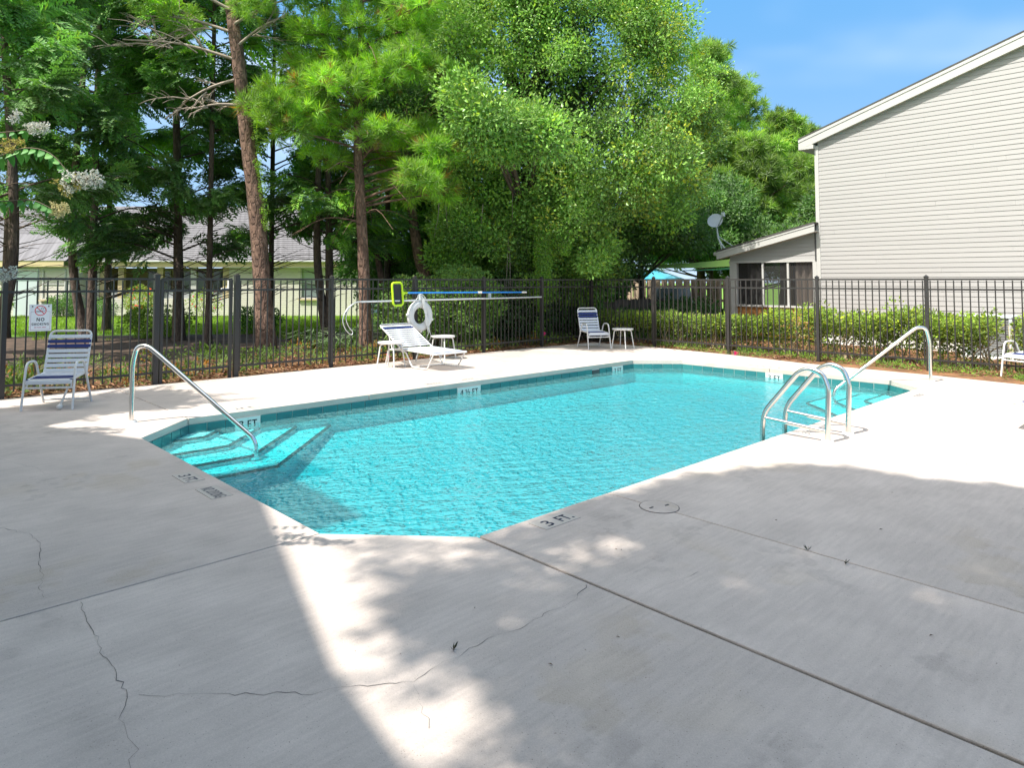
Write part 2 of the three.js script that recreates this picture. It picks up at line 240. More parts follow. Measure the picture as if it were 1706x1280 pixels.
// ------------------------------------------------------------------ water
const water = thing('water', 'clear turquoise water filling the pool', null, V(0, 0, 0), TH); water.userData.kind = 'structure';
{
  const body = PH({ color: C(1, 1, 1), transparent: true, opacity: 0.02, roughness: 0.1, transmission: 1, thickness: 1, ior: 1.0, attenuationColor: C(0.10, 0.70, 0.76), attenuationDistance: 1 });
  part('water_body', slab(poolOut(-0.008), -1.25, WL - 0.006), body, water);
  const top = new THREE.ShapeGeometry(new THREE.Shape(poolOut(-0.006).map(([a, b]) => new THREE.Vector2(a, -b)))).rotateX(-Math.PI / 2).translate(0, WL, 0);
  part('water_surface', top, PH({ color: C(0.43, 0.88, 0.89), roughness: 0.03, transmission: 0.88, thickness: 0, ior: 1.33, bumpMap: waterBump, bumpScale: 0.052 }), water);
}

// ------------------------------------------------------------------ deck
const deck = thing('pool_deck', 'pale concrete deck around the pool, cast in large slabs', null, V(0, 0, 0), TH); deck.userData.kind = 'structure';
{
  part('joint_bed', slab([[-4, -10.9], [13.5, -10.4], [12.3, 0], [12.0, 8], [-4, 8]], -0.2, -0.022, 0, [poolOut(0.13)]), M.joint, deck);
  const g = 0.005, sl = [
    [[a0 + k1 - g, b0], [a0 + k1 - g, -10.72], [-3.6, -10.64], [-3.6, -3.765], [a0, -3.765], [a0, b0 + k1]],
    [[a0 + k1 + g, b0], [5.08, b0], [5.08, -10.66], [a0 + k1 + g, -10.69]],
    [[5.09, b0], [8.395, b0], [8.395, -10.72], [5.09, -10.68]],
    [[8.405, b0], [a1 - k2 - g, b0], [a1 - k2 - g, -10.78], [8.405, -10.72]],
    [[a1 - k2 + g, b0], [a1, b0 + k2], [a1, -5.5], [12.82, -5.5], [13.2, -7.1], [13.42, -9.2], [13.4, -10.74], [a1 - k2 + g, -10.78]],
    [[a1, -5.49], [a1, b1 - k3], [a1 - k3 + g, b1], [a1 - k3 + g, 6], [12.2, 6], [12.4, -1.6], [12.68, -3.4], [12.82, -5.49]],
    [[a0, -3.755], [-3.6, -3.755], [-3.6, 6.5], [2.62, 6.5], [2.755, b1]],
    [[2.775, b1], [2.64, 6.5], [3.80, 6.5], [3.985, b1]],
    [[3.993, b1], [3.81, 6.5], [a1 - k3 - g, 6.5], [a1 - k3 - g, b1]],
  ];
  sl.forEach((pts, i) => { const q = slab(pts, -0.075, 0, 0.006), u = q.attributes.uv, p = q.attributes.position, n = q.attributes.normal; for (let k = 0; k < u.count; k++) if (Math.abs(n.getY(k)) > 0.5) u.setXY(k, p.getX(k) + i * 1.37, p.getZ(k) + i * 2.11); part('deck_slab', q, M.deck, deck); });
  // cracks: narrow dark lines with their own wandering shape
  const q = rngOf(99), cracks = [
    [[0.85, -3.73], [0.82, -3.46], [0.81, -3.24], [0.79, -3.13], [0.8, -3.04], [0.8, -2.95], [0.79, -2.85], [0.79, -2.8], [0.76, -2.71], [0.73, -2.65], [0.72, -2.53], [0.72, -2.45], [0.68, -2.38], [0.66, -2.2]],
    [[0.72, -5.16], [0.84, -4.92], [0.85, -4.65], [0.8, -4.47], [0.77, -4.18], [0.74, -4.07], [0.73, -3.86]],
    [[2.72, -2.23], [2.56, -2.17], [2.38, -2.17], [2.15, -2.16], [2.01, -2.19], [1.86, -2.17], [1.7, -2.17], [1.6, -2.15], [1.44, -2.26], [1.29, -2.34], [0.79, -2.78]],
    [[1.59, -2.14], [1.53, -2.0], [1.47, -1.87]], [[3.38, -1.92], [3.06, -1.97], [2.79, -1.99]], [[0.98, -7.14], [1.15, -6.6], [1.19, -6.26]], [[3.88, -9.13], [4.04, -9.33], [4.18, -9.49], [4.92, -9.43], [5.05, -9.3]], [[5.4, -9.2], [6.1, -8.9], [6.9, -9.05], [7.4, -9.0]], [[9.4, -10.1], [9.9, -9.3], [10.6, -9.0]]];
  cracks.forEach((pts, ci) => {
    const path = []; for (let i = 0; i < pts.length - 1; i++) { const L = Math.hypot(pts[i + 1][0] - pts[i][0], pts[i + 1][1] - pts[i][1]), n = Math.max(2, Math.round(L / 0.035)); for (let k = 0; k < n; k++) path.push([lerp(pts[i][0], pts[i + 1][0], k / n) + (q() - 0.5) * 0.022, lerp(pts[i][1], pts[i + 1][1], k / n) + (q() - 0.5) * 0.022]); }
    const pos = []; for (let i = 0; i < path.length - 1; i++) { const [x, z] = path[i], [X, Z] = path[i + 1], L = Math.hypot(X - x, Z - z), W = [0.7, 0.6, 0.55, 0.4, 0.3, 0.35, 0.8, 0.5, 0.5][ci], w0 = W * (0.0004 + 0.0034 * n1(i * 0.45, ci * 9, 256) ** 2), w1 = W * (0.0004 + 0.0034 * n1((i + 1) * 0.45, ci * 9, 256) ** 2), nx = -(Z - z) / L, nz = (X - x) / L; pos.push(x - nx * w0, 0.0015, z - nz * w0, X + nx * w1, 0.0015, Z + nz * w1, x + nx * w0, 0.0015, z + nz * w0, x - nx * w0, 0.0015, z - nz * w0, X - nx * w1, 0.0015, Z - nz * w1, X + nx * w1, 0.0015, Z + nz * w1); }
    const cg = new THREE.BufferGeometry(); cg.setAttribute('position', new THREE.Float32BufferAttribute(pos, 3)); cg.computeVertexNormals(); part('crack', cg, M.crack, deck).material.side = THREE.DoubleSide;
  });
  // markers set into the deck
  const tileMat = (lines, w, h, big) => canvasMat(w, h, (c) => { c.fillStyle = '#b9b1a8'; c.fillRect(0, 0, w, h); c.strokeStyle = '#98938c'; c.lineWidth = 2; c.strokeRect(1, 1, w - 2, h - 2); if (big) { c.beginPath(); c.moveTo(w / 2, 0); c.lineTo(w / 2, h); c.stroke(); } c.fillStyle = '#131b33'; c.textAlign = 'center'; c.textBaseline = 'middle'; c.font = `bold ${Math.round(h * (big ? 0.82 : 0.5))}px sans-serif`; lines.forEach((t, i) => c.fillText(t, lines.length > 1 && big ? w * (0.27 + 0.47 * i) : w / 2, big ? h * 0.54 : h * (lines.length > 1 ? 0.27 + 0.47 * i : 0.54), w * (lines.length > 1 && big ? 0.42 : 0.94))); }, { roughness: 0.8 });
  const three = tileMat(['3', 'FT.'], 256, 120, true), half = tileMat(['4½', 'FT.'], 256, 120, true), nod = canvasMat(256, 120, (c, w, h) => { c.fillStyle = '#b9b1a8'; c.fillRect(0, 0, w, h); c.strokeStyle = '#98938c'; c.lineWidth = 2; c.strokeRect(1, 1, w - 2, h - 2); c.fillStyle = '#131b33'; c.textAlign = 'center'; c.textBaseline = 'middle'; c.font = 'bold 92px sans-serif'; c.fillText('NO DIVING', w / 2, h * 0.54, w * 0.94); }, { roughness: 0.8 });
  const mark = (name, mat, a, b, turn, w = 0.32, d = 0.15) => { const m = part(name, new THREE.BoxGeometry(w, 0.004, d), [M.deck, M.deck, mat, M.deck, M.deck, M.deck], deck); m.position.set(a, 0.001, b); m.rotation.y = turn; };
  const H = Math.PI / 2;
  mark('depth_marker', three, 3.29, -2.955, 0); mark('depth_marker', three, 1.95, -5.49, -H, 0.28); mark('no_diving_marker', nod, 1.95, -4.985, -H, 0.31);
  mark('depth_marker', three, 3.478, -8.02, Math.PI); mark('depth_marker', half, 6.95, -8.03, Math.PI); mark('no_diving_marker', nod, 6.31, -8.03, Math.PI); mark('depth_marker', three, 10.5, -8.0, Math.PI);
  mark('depth_marker', three, 11.79, -5.48, H); mark('no_diving_marker', nod, 11.79, -5.82, H); mark('no_diving_marker', nod, 10.32, -2.89, 0); mark('depth_marker', three, 7.02, -2.94, 0, 0.28, 0.13); mark('no_diving_marker', nod, 7.36, -2.94, 0, 0.28, 0.13);
}
{ // skimmer lid
  const t = thing('skimmer_lid', 'round concrete-coloured skimmer lid with two finger slots, set in the deck', 'skimmer lid', A(3.993, -2.66), TH);
  part('rim', new THREE.TorusGeometry(0.129, 0.0024, 6, 48).rotateX(Math.PI / 2).translate(0, 0.001, 0), M.crack, t);
  part('lid', cyl(0.127, 0.125, 0.006, 0, -0.002, 0, 48), M.deck, t);
  for (const s of [-1, 1]) part('finger_slot', box(0.035, 0.003, 0.012, s * 0.06, 0.005, s * 0.02), M.dark, t);
}

// ------------------------------------------------------------------ rails and ladder
{
  const R = 0.0245;
  const lad = thing('pool_ladder', 'stainless steel pool ladder with two looped handrails on the near pool edge', 'pool ladder', A(6.955, -2.637), TH);
  for (const s of [-1, 1]) {
    const x = s * 0.25, pts = [[x, -0.02, 0], [x, 0.50, 0.02], [x, 0.63, -0.03], [x, 0.672, -0.14], [x, 0.63, -0.25], [x, 0.20, -0.6], [x, 0.02, -0.625], [x, -0.75, -0.625]];
    part('handrail', bent(pts, R, 0.09), M.steel, lad);
    part('cross_bar', rod([x, 0.10, 0], [x, 0.145, -0.615], 0.02, 10), M.steel, lad);
    part('base_plate', cyl(0.062, 0.05, 0.02, x, 0, 0, 24), M.white, lad);
  }
  for (const y of [-0.3, -0.55]) part('tread', rbox(0.5, 0.02, 0.09, 0.008, 0, y, -0.625), M.white, lad);
  const grab = (name, label, foot, end, yEnd, bendY, plate) => {
    const t = thing(name, label, 'handrail', A(foot[0], foot[1])), F = A(...foot), E = A(...end), d = E.clone().sub(F), L = d.length(); d.normalize();
    t.rotation.y = Math.atan2(-d.z, d.x);
    part('tube', bent([[0, -0.02, 0], [0.0, 0.62, 0], [0.05, 0.80, 0], [0.17, 0.815, 0], [0.30, 0.725, 0], [L - 0.035, bendY, 0], [L, bendY - 0.07, 0], [L, yEnd, 0]], 0.0245, 0.10), M.steel, t);
    part('base_plate', cyl(0.062, 0.05, 0.02, 0, 0, 0, 24), M.white, t);
    part('base_plate', cyl(0.062, 0.05, 0.02, L, yEnd, 0, 24), M.white, t);
  };
  grab('grab_rail', 'steel handrail running down into the corner steps beside the blue strap chair', [2.246, -8.022], [3.10, -6.86], -0.31, -0.10);
  grab('grab_rail', 'steel handrail running down into the far corner steps behind the ladder', [11.795, -3.138], [10.78, -4.13], -0.31, -0.10);
}

// ------------------------------------------------------------------ metal fence and gate
const fenceB = (a) => -10.901 + 0.0141 * (13.505 - a) * 1.0;
{
  const post = (w, h) => merge([box(w, h, w, 0, h / 2 - 0.08, 0), box(w + 0.012, 0.012, w + 0.012, 0, h - 0.075, 0), new THREE.ConeGeometry(w * 0.72, 0.03, 4).rotateY(Math.PI / 4).translate(0, h - 0.054, 0)]);
  const post2 = post(0.056, 1.645), postBig = post(0.072, 1.66), pick = box(0.0165, 1.43, 0.0165, 0, 0.79, 0);
  const railY = [1.525, 1.355, 0.16];
  function run(t, L, n, skipPosts = []) {
    for (const y of railY) part('rail', box(L, 0.03, 0.028, L / 2, y, 0), M.fence, t);
    for (let i = 0; i < n; i++) { const m = part('picket', pick, M.fence, t); m.position.x = (i + 0.5) * L / n; }
  }
  const dirL = Math.atan2(0.0141, 1);
  const left = thing('metal_fence', 'dark metal picket fence along the left side of the pool under the trees', 'fence', A(13.505, -10.901), TH);
  left.rotation.y = TH + Math.PI + dirL;         // local x runs from the far corner towards the gate
  for (const y of railY) part('rail', box(8.985, 0.03, 0.028, 8.985 / 2, y, 0), M.fence, left);
  for (let i = 0; i < 79; i++) part('picket', pick, M.fence, left).position.x = (i + 0.5) * 8.985 / 79;
  for (const d of [0, 1, 2, 3, 4]) part('post', post2, M.fence, left).position.x = d * 1.8213;
  part('post', postBig, M.fence, left).position.x = 8.99; part('post', postBig, M.fence, left).position.x = 10.19;
  for (const y of railY) part('rail', box(3.7, 0.03, 0.028, 10.2 + 1.85, y, 0), M.fence, left);
  for (let i = 0; i < 32; i++) part('picket', pick, M.fence, left).position.x = 10.25 + (i + 0.5) * 3.65 / 32;
  for (const d of [12.03, 13.85]) part('post', post2, M.fence, left).position.x = d;
  const gate = thing('metal_gate', 'dark metal picket gate with a white latch in the left fence', 'gate', A(13.505, -10.901), TH); gate.rotation.y = left.rotation.y; gate.position.add(V(9.06 * Math.cos(gate.rotation.y), 0, -9.06 * Math.sin(gate.rotation.y)));
  for (const y of railY) part('rail', box(1.06, 0.034, 0.03, 0.54, y, 0), M.fence, gate);
  for (let i = 1; i < 10; i++) part('picket', pick, M.fence, gate).position.x = 0.02 + i * 0.106;
  for (const x of [0.025, 1.055]) part('stile', post(0.045, 1.58), M.fence, gate).position.x = x;
  part('latch', [rbox(0.05, 0.16, 0.045, 0.008, 0.03, 1.44, 0.05), rbox(0.14, 0.035, 0.04, 0.008, 0.09, 1.37, 0.05)], M.white, gate);
  const right = thing('metal_fence', 'dark metal picket fence in front of the hedge and the siding house', 'fence', A(13.505, -10.901), TH); right.rotation.y = TH - Math.PI / 2;
  const LR = 1.8213 * 6; for (const y of railY) part('rail', box(LR, 0.03, 0.028, LR / 2, y, 0), M.fence, right);
  for (let i = 0; i < 96; i++) part('picket', pick, M.fence, right).position.x = (i + 0.5) * LR / 96;
  for (let d = 1; d <= 6; d++) part('post', post2, M.fence, right).position.x = d * 1.8213;
}
{ // no smoking sign
  const mat = canvasMat(512, 716, (g, w, h) => {
    g.fillStyle = '#eef0f2'; g.fillRect(0, 0, w, h); g.strokeStyle = '#8a3b44'; g.lineWidth = 5; g.strokeRect(36, 190, w - 72, h - 226); g.fillStyle = '#eef0f2'; g.beginPath(); g.arc(w / 2, 165, 142, 0, 7); g.fill();
    g.fillStyle = '#23272d'; g.fillRect(150, 178, 160, 20); g.fillRect(318, 178, 12, 20); g.fillRect(338, 178, 12, 20); g.strokeStyle = '#23272d'; g.lineWidth = 8; g.beginPath(); g.arc(300, 110, 34, 0.4, 4.6); g.arc(340, 130, 30, 3.6, 7.6); g.stroke();
    g.strokeStyle = '#d81f2f'; g.lineWidth = 20; g.beginPath(); g.arc(w / 2, 165, 126, 0, 7); g.stroke(); g.beginPath(); g.moveTo(170, 76); g.lineTo(342, 254); g.stroke();
    g.fillStyle = '#1d2026'; g.textAlign = 'center'; g.textBaseline = 'alphabetic'; g.font = 'bold 130px sans-serif'; g.fillText('NO', w / 2, 450); g.font = 'bold 92px sans-serif'; g.fillText('SMOKING', w / 2, 560, 410); g.fillStyle = '#c0424e'; g.font = 'bold 40px sans-serif'; g.fillText('IN POOL AREA', w / 2, 628, 330);
  });
  const t = thing('no_smoking_sign', 'white sign reading NO SMOKING with a red prohibition circle, tied to the fence', 'sign', A(1.865, -10.70, 1.015), TH);
  part('plate', rbox(0.252, 0.35, 0.006, 0.003), M.white, t); const f = part('print', new THREE.PlaneGeometry(0.25, 0.348).translate(0, 0, 0.0045), mat, t);
  for (const s of [-1, 1]) part('tie', rbox(0.012, 0.02, 0.02, 0.003, s * 0.09, 0.15, 0.002), M.dark, t);
}

// ------------------------------------------------------------------ furniture
function strapChair(name, label, pos, turn) {        // sits facing local +z
  const t = thing(name, label, 'chair', pos, turn, 'strap chairs around the pool'), r = 0.0135;
  for (const s of [-1, 1]) part('arm_frame', bent([[s * 0.27, 0, 0.30], [s * 0.262, 0.545, 0.21], [s * 0.262, 0.545, -0.03], [s * 0.27, 0, -0.29]], r, 0.085), M.white, t);
  part('cross_bar', rod([-0.268, 0.255, 0.255], [0.268, 0.255, 0.255], r), M.white, t); part('cross_bar', rod([-0.27, 0.04, -0.285], [0.27, 0.04, -0.285], 0.011), M.white, t);
  const B = (v) => [0.375 + v * 0.50, -0.20 - v * 0.155];      // height and depth up the back
  part('back_frame', bent([[-0.235, B(0)[0], B(0)[1]], [-0.235, B(1)[0], B(1)[1]], [0.235, B(1)[0], B(1)[1]], [0.235, B(0)[0], B(0)[1]]], r, 0.075), M.white, t);
  part('seat_frame', bent([[-0.235, 0.375, -0.20], [-0.235, 0.345, 0.25], [0.235, 0.345, 0.25], [0.235, 0.375, -0.20]], r, 0.04, true), M.white, t);
  for (const s of [-1, 1]) part('seat_strut', [rod([s * 0.235, 0.35, 0.24], [s * 0.235, 0.255, 0.255], 0.011), rod([s * 0.235, 0.375, -0.19], [s * 0.268, 0.36, -0.16], 0.011)], M.white, t);
  const strap = (mat, y, z, tilt, h = 0.046) => part('strap', rbox(0.492, h, 0.012, 0.005, 0, y, z + 0.008, tilt), mat, t);
  for (let i = 0; i < 8; i++) { const v = 0.86 - i * 0.115, [y, z] = B(v); strap(i === 1 || i === 2 ? M.navy : M.strap, y, z, -0.30, i === 0 ? 0.046 : 0.044); }
  for (let i = 0; i < 7; i++) strap(i < 4 ? M.navy : M.strap, 0.347 + i * 0.0042, 0.225 - i * 0.062, Math.PI / 2 - 0.06, 0.052);
  part('front_strap', rbox(0.492, 0.046, 0.02, 0.008, 0, 0.318, 0.262), M.strap, t);
  return t;
}
const chair = strapChair('strap_chair', 'white and navy strap armchair beside the no smoking sign', A(1.888, -9.664), Math.atan2(-0.53 * SY + 0.85 * CY, -(-0.53 * CY - 0.85 * SY)));
{ // a small tube with a knob at its end on the near chair
  part('support_leg', [rod([0.20, 0.26, 0.24], [0.13, 0.05, 0.27], 0.012), new THREE.SphereGeometry(0.032, 12, 8).translate(0.125, 0.036, 0.272)], M.white, chair);
}
const chair2 = copyOf(chair, 'white and navy strap armchair in the far fence corner beside a low round table', A(12.30, -9.86), 0);
chair2.remove(chair2.children.find((c) => c.name === 'support_leg')); chair2.rotation.y = 0.30;
const chair3 = copyOf(chair, 'white and navy strap armchair cut off by the right edge near the hedge', V(8.40, 0, -10.80), -1.25);
chair3.remove(chair3.children.find((c) => c.name === 'support_leg'));

function lounge(pos, turn, label) {                  // foot towards local +z
  const t = thing('chaise_lounge', label, 'chaise lounge', pos, turn, 'strap chaise lounges on the deck'), r = 0.0145, w = 0.345, H = 0.30;
  part('seat_frame', bent([[-w, H, -0.14], [-w, H - 0.02, 0.86], [w, H - 0.02, 0.86], [w, H, -0.14]], r, 0.05), M.white, t);
  const bt = (v) => [H + 0.01 + v * 0.385, -0.12 - v * 0.70];
  part('back_frame', bent([[-w + 0.01, bt(0)[0], bt(0)[1]], [-w + 0.01, bt(1)[0], bt(1)[1]], [w - 0.01, bt(1)[0], bt(1)[1]], [w - 0.01, bt(0)[0], bt(0)[1]]], r, 0.08), M.white, t);
  for (const s of [-1, 1]) {
    part('leg', bent([[s * w, H - 0.02, 0.80], [s * (w - 0.01), 0.02, 0.62], [s * (w - 0.01), 0.02, 0.20], [s * w, H - 0.03, 0.02], [s * w, H - 0.03, -0.1]], 0.013, 0.05), M.white, t);
    part('leg', bent([[s * w, H - 0.01, -0.1], [s * w, H - 0.03, -0.50], [s * (w - 0.01), 0.0, -0.60]], 0.013, 0.05), M.white, t);
    part('back_brace', bent([[s * (w - 0.03), bt(0.62)[0], bt(0.62)[1]], [s * (w - 0.03), 0.27, -0.42]], 0.010, 0.03), M.white, t);
  }
  part('cross_bar', rod([-w, 0.27, -0.48], [w, 0.27, -0.48], 0.012), M.white, t); part('cross_bar', rod([-w, 0.025, 0.22], [w, 0.025, 0.22], 0.012), M.white, t);
  for (let i = 0; i < 11; i++) { const v = 0.90 - i * 0.082, [y, z] = bt(v); part('strap', rbox(2 * w - 0.01, 0.042, 0.009, 0.004, 0, y + 0.009, z + 0.004, -Math.PI / 2 + 0.5), i === 1 ? M.navy : M.strap, t).scale.z = 1; }
  for (let i = 0; i < 15; i++) part('strap', rbox(2 * w + 0.012, 0.012, 0.050, 0.005, 0, 0.008 + H - 0.0013 * (14 - i), 0.82 - i * 0.064), i === 1 ? M.navy : M.strap, t);
  return t;
}
const ch = lounge(A(7.48, -9.88), TH, 'white strap chaise lounge with raised back and navy stripes below the life ring');
copyOf(ch, 'white strap chaise lounge mostly outside the right edge on the sunny deck', A(8.93, -0.72), TH + Math.PI);
function table(pos, label) {
  const t = thing('side_table', label, 'side table', pos, 0.35, 'low round side tables by the chairs');
  part('tabletop', [cyl(0.225, 0.235, 0.018, 0, 0.415, 0, 40), cyl(0.235, 0.228, 0.014, 0, 0.433, 0, 40)], M.white, t);
  for (let k = 0; k < 4; k++) { const c = Math.cos(k * Math.PI / 2), s = Math.sin(k * Math.PI / 2); part('leg', bent([[c * 0.10, 0.408, s * 0.10], [c * 0.185, 0.405, s * 0.185], [c * 0.25, 0, s * 0.25]], 0.0125, 0.05), M.white, t); }
  return t;
}
const tb = table(A(6.93, -10.0), 'round white side table in front of the left side of the chaise lounge');
copyOf(tb, 'round white side table behind the chaise lounge near the fence', A(8.42, -10.42), 0.2);
copyOf(tb, 'round white side table beside the armchair in the far corner', A(12.62, -9.30), 0.05);

// ------------------------------------------------------------------ safety gear on the fence
{
  const ring = thing('life_ring', 'white life ring with a coil of rope hanging on the left fence', 'life ring', A(8.1, -10.74, 0.825), TH);
  ring.rotation.z = 0.0;
  part('ring', new THREE.TorusGeometry(0.222, 0.075, 20, 56).scale(1, 1.03, 0.8), M.white, ring);
  const q = rngOf(3); const bundle = [];
  for (let k = 0; k < 6; k++) { const w = 0.02 + q() * 0.03, x = 0.01 + q() * 0.05; bundle.push(sweep(curve([[0.0, 0.40, 0.06], [x, 0.28, 0.09], [x + w, 0.05, 0.1], [x + w * 1.6, -0.12 - q() * 0.06, 0.09], [x + w * 2.4 + 0.02, -0.24 - q() * 0.1, 0.09], [x + w * 3, -0.16, 0.09], [x + w * 1.3, 0.0, 0.1], [x - 0.01, 0.24, 0.09], [0.0, 0.39, 0.06]], 40), () => 0.0045, 5)); }
  bundle.push(sweep(curve([[0.1, -0.22, 0.1], [0.2, -0.33, 0.07], [0.21, -0.45, 0.06], [0.15, -0.50, 0.06], [0.12, -0.42, 0.07], [0.18, -0.28, 0.08], [0.1, -0.2, 0.1]], 40), () => 0.0055, 5));
  bundle.push(sweep(curve([[-0.14, 0.28, 0.03], [-0.08, 0.36, 0.05], [0, 0.42, 0.04], [0.09, 0.35, 0.05], [0.15, 0.26, 0.04]], 24), () => 0.007, 5), sweep(curve([[-0.06, 0.3, 0.08], [-0.1, 0.38, 0.06], [-0.02, 0.43, 0.05], [0.05, 0.37, 0.07], [0.03, 0.27, 0.09]], 24), () => 0.006, 5));
  part('rope', bundle, M.rope, ring);
  for (const [x, y] of [[-0.30, 0.03], [0.29, -0.08], [0.02, -0.3]]) part('rope_clip', new THREE.SphereGeometry(0.028, 10, 8).translate(x, y, 0.01), M.rope, ring);
  const net = thing('leaf_skimmer', 'lime green leaf skimmer net on a blue pole along the left fence', 'skimmer net', A(7.53, -10.68, 1.25), TH);
  part('net_frame', bent([[-0.125, 0.21, 0], [0.10, 0.215, 0], [0.135, -0.205, 0], [-0.085, -0.215, 0]], 0.021, 0.06, true, 8), M.lime, net);
  const bag = new THREE.PlaneGeometry(0.21, 0.40, 6, 10), bp = bag.attributes.position; for (let i = 0; i < bp.count; i++) { const x = bp.getX(i), y = bp.getY(i); bp.setXYZ(i, x + 0.005 - y * 0.085, y, -0.05 * Math.cos(x * 14) * Math.cos(y * 7) + 0.012 * Math.sin(x * 50 + y * 9)); } bag.computeVertexNormals(); part('net_bag', bag, M.net, net);
  part('socket', [rbox(0.05, 0.06, 0.04, 0.01, 0.145, 0.02, 0), rod([0.13, 0.02, 0], [0.24, 0.02, 0], 0.016, 8)], M.lime, net);
  part('pole', rod([0.22, 0.02, 0.0], [3.3, 0.0, 0.0], 0.0155, 10), M.blue, net);
  part('pole_grip', [rod([2.02, 0.008, 0], [2.12, 0.008, 0], 0.024, 10), rod([3.3, 0, 0], [3.45, -0.002, 0], 0.018, 10)], M.rope, net);
  const hook = thing('rescue_hook', "white shepherd's crook rescue pole along the left fence below the blue pole", 'rescue pole', A(6.75, -10.71, 1.122), TH);
  part('pole', rod([0, 0, 0], [4.75, 0.012, 0], 0.0175, 10), M.alu, hook);
  part('crook', sweep(curve([[0.02, 0, 0], [-0.13, -0.02, 0.01], [-0.29, -0.13, 0.02], [-0.37, -0.31, 0.02], [-0.31, -0.48, 0.02], [-0.19, -0.575, 0.02], [-0.165, -0.535, 0.02], [-0.25, -0.43, 0.02], [-0.305, -0.28, 0.02], [-0.24, -0.10, 0.02], [-0.11, -0.005, 0.02], [0.02, 0.01, 0.01]], 80), () => 0.0085, 7), M.alu, hook);
  for (const x of [1.38, 3.2]) part('hanger', [rbox(0.05, 0.14, 0.06, 0.008, x, 0.06, -0.05)], M.lightGrey, hook);
  const flag = (pos, label, h, turn) => { const t = thing('marker_flag', label, 'marker flag', pos, turn, 'pink marker flags at the edge of the deck'); part('wire', rod([0, -0.1, 0], [0.0, h, 0], 0.003, 5), M.grey, t); const s = new THREE.Shape([[0, 0], [0.13, -0.05], [0.0, -0.13]].map((p) => new THREE.Vector2(...p))); part('pennant', new THREE.ShapeGeometry(s).translate(0, h, 0), M.pink, t); };
  flag(A(7.6, -11.02, -0.04), 'small pink marker flag behind the fence under the chaise lounge', 0.2, 2.4); flag(A(11.98, -11.1, -0.04), 'small pink marker flag behind the fence left of the far armchair', 0.36, 0.9); flag(A(13.36, -7.07, -0.03), 'small pink marker flag at the foot of the right fence', 0.1, 0.4);
}

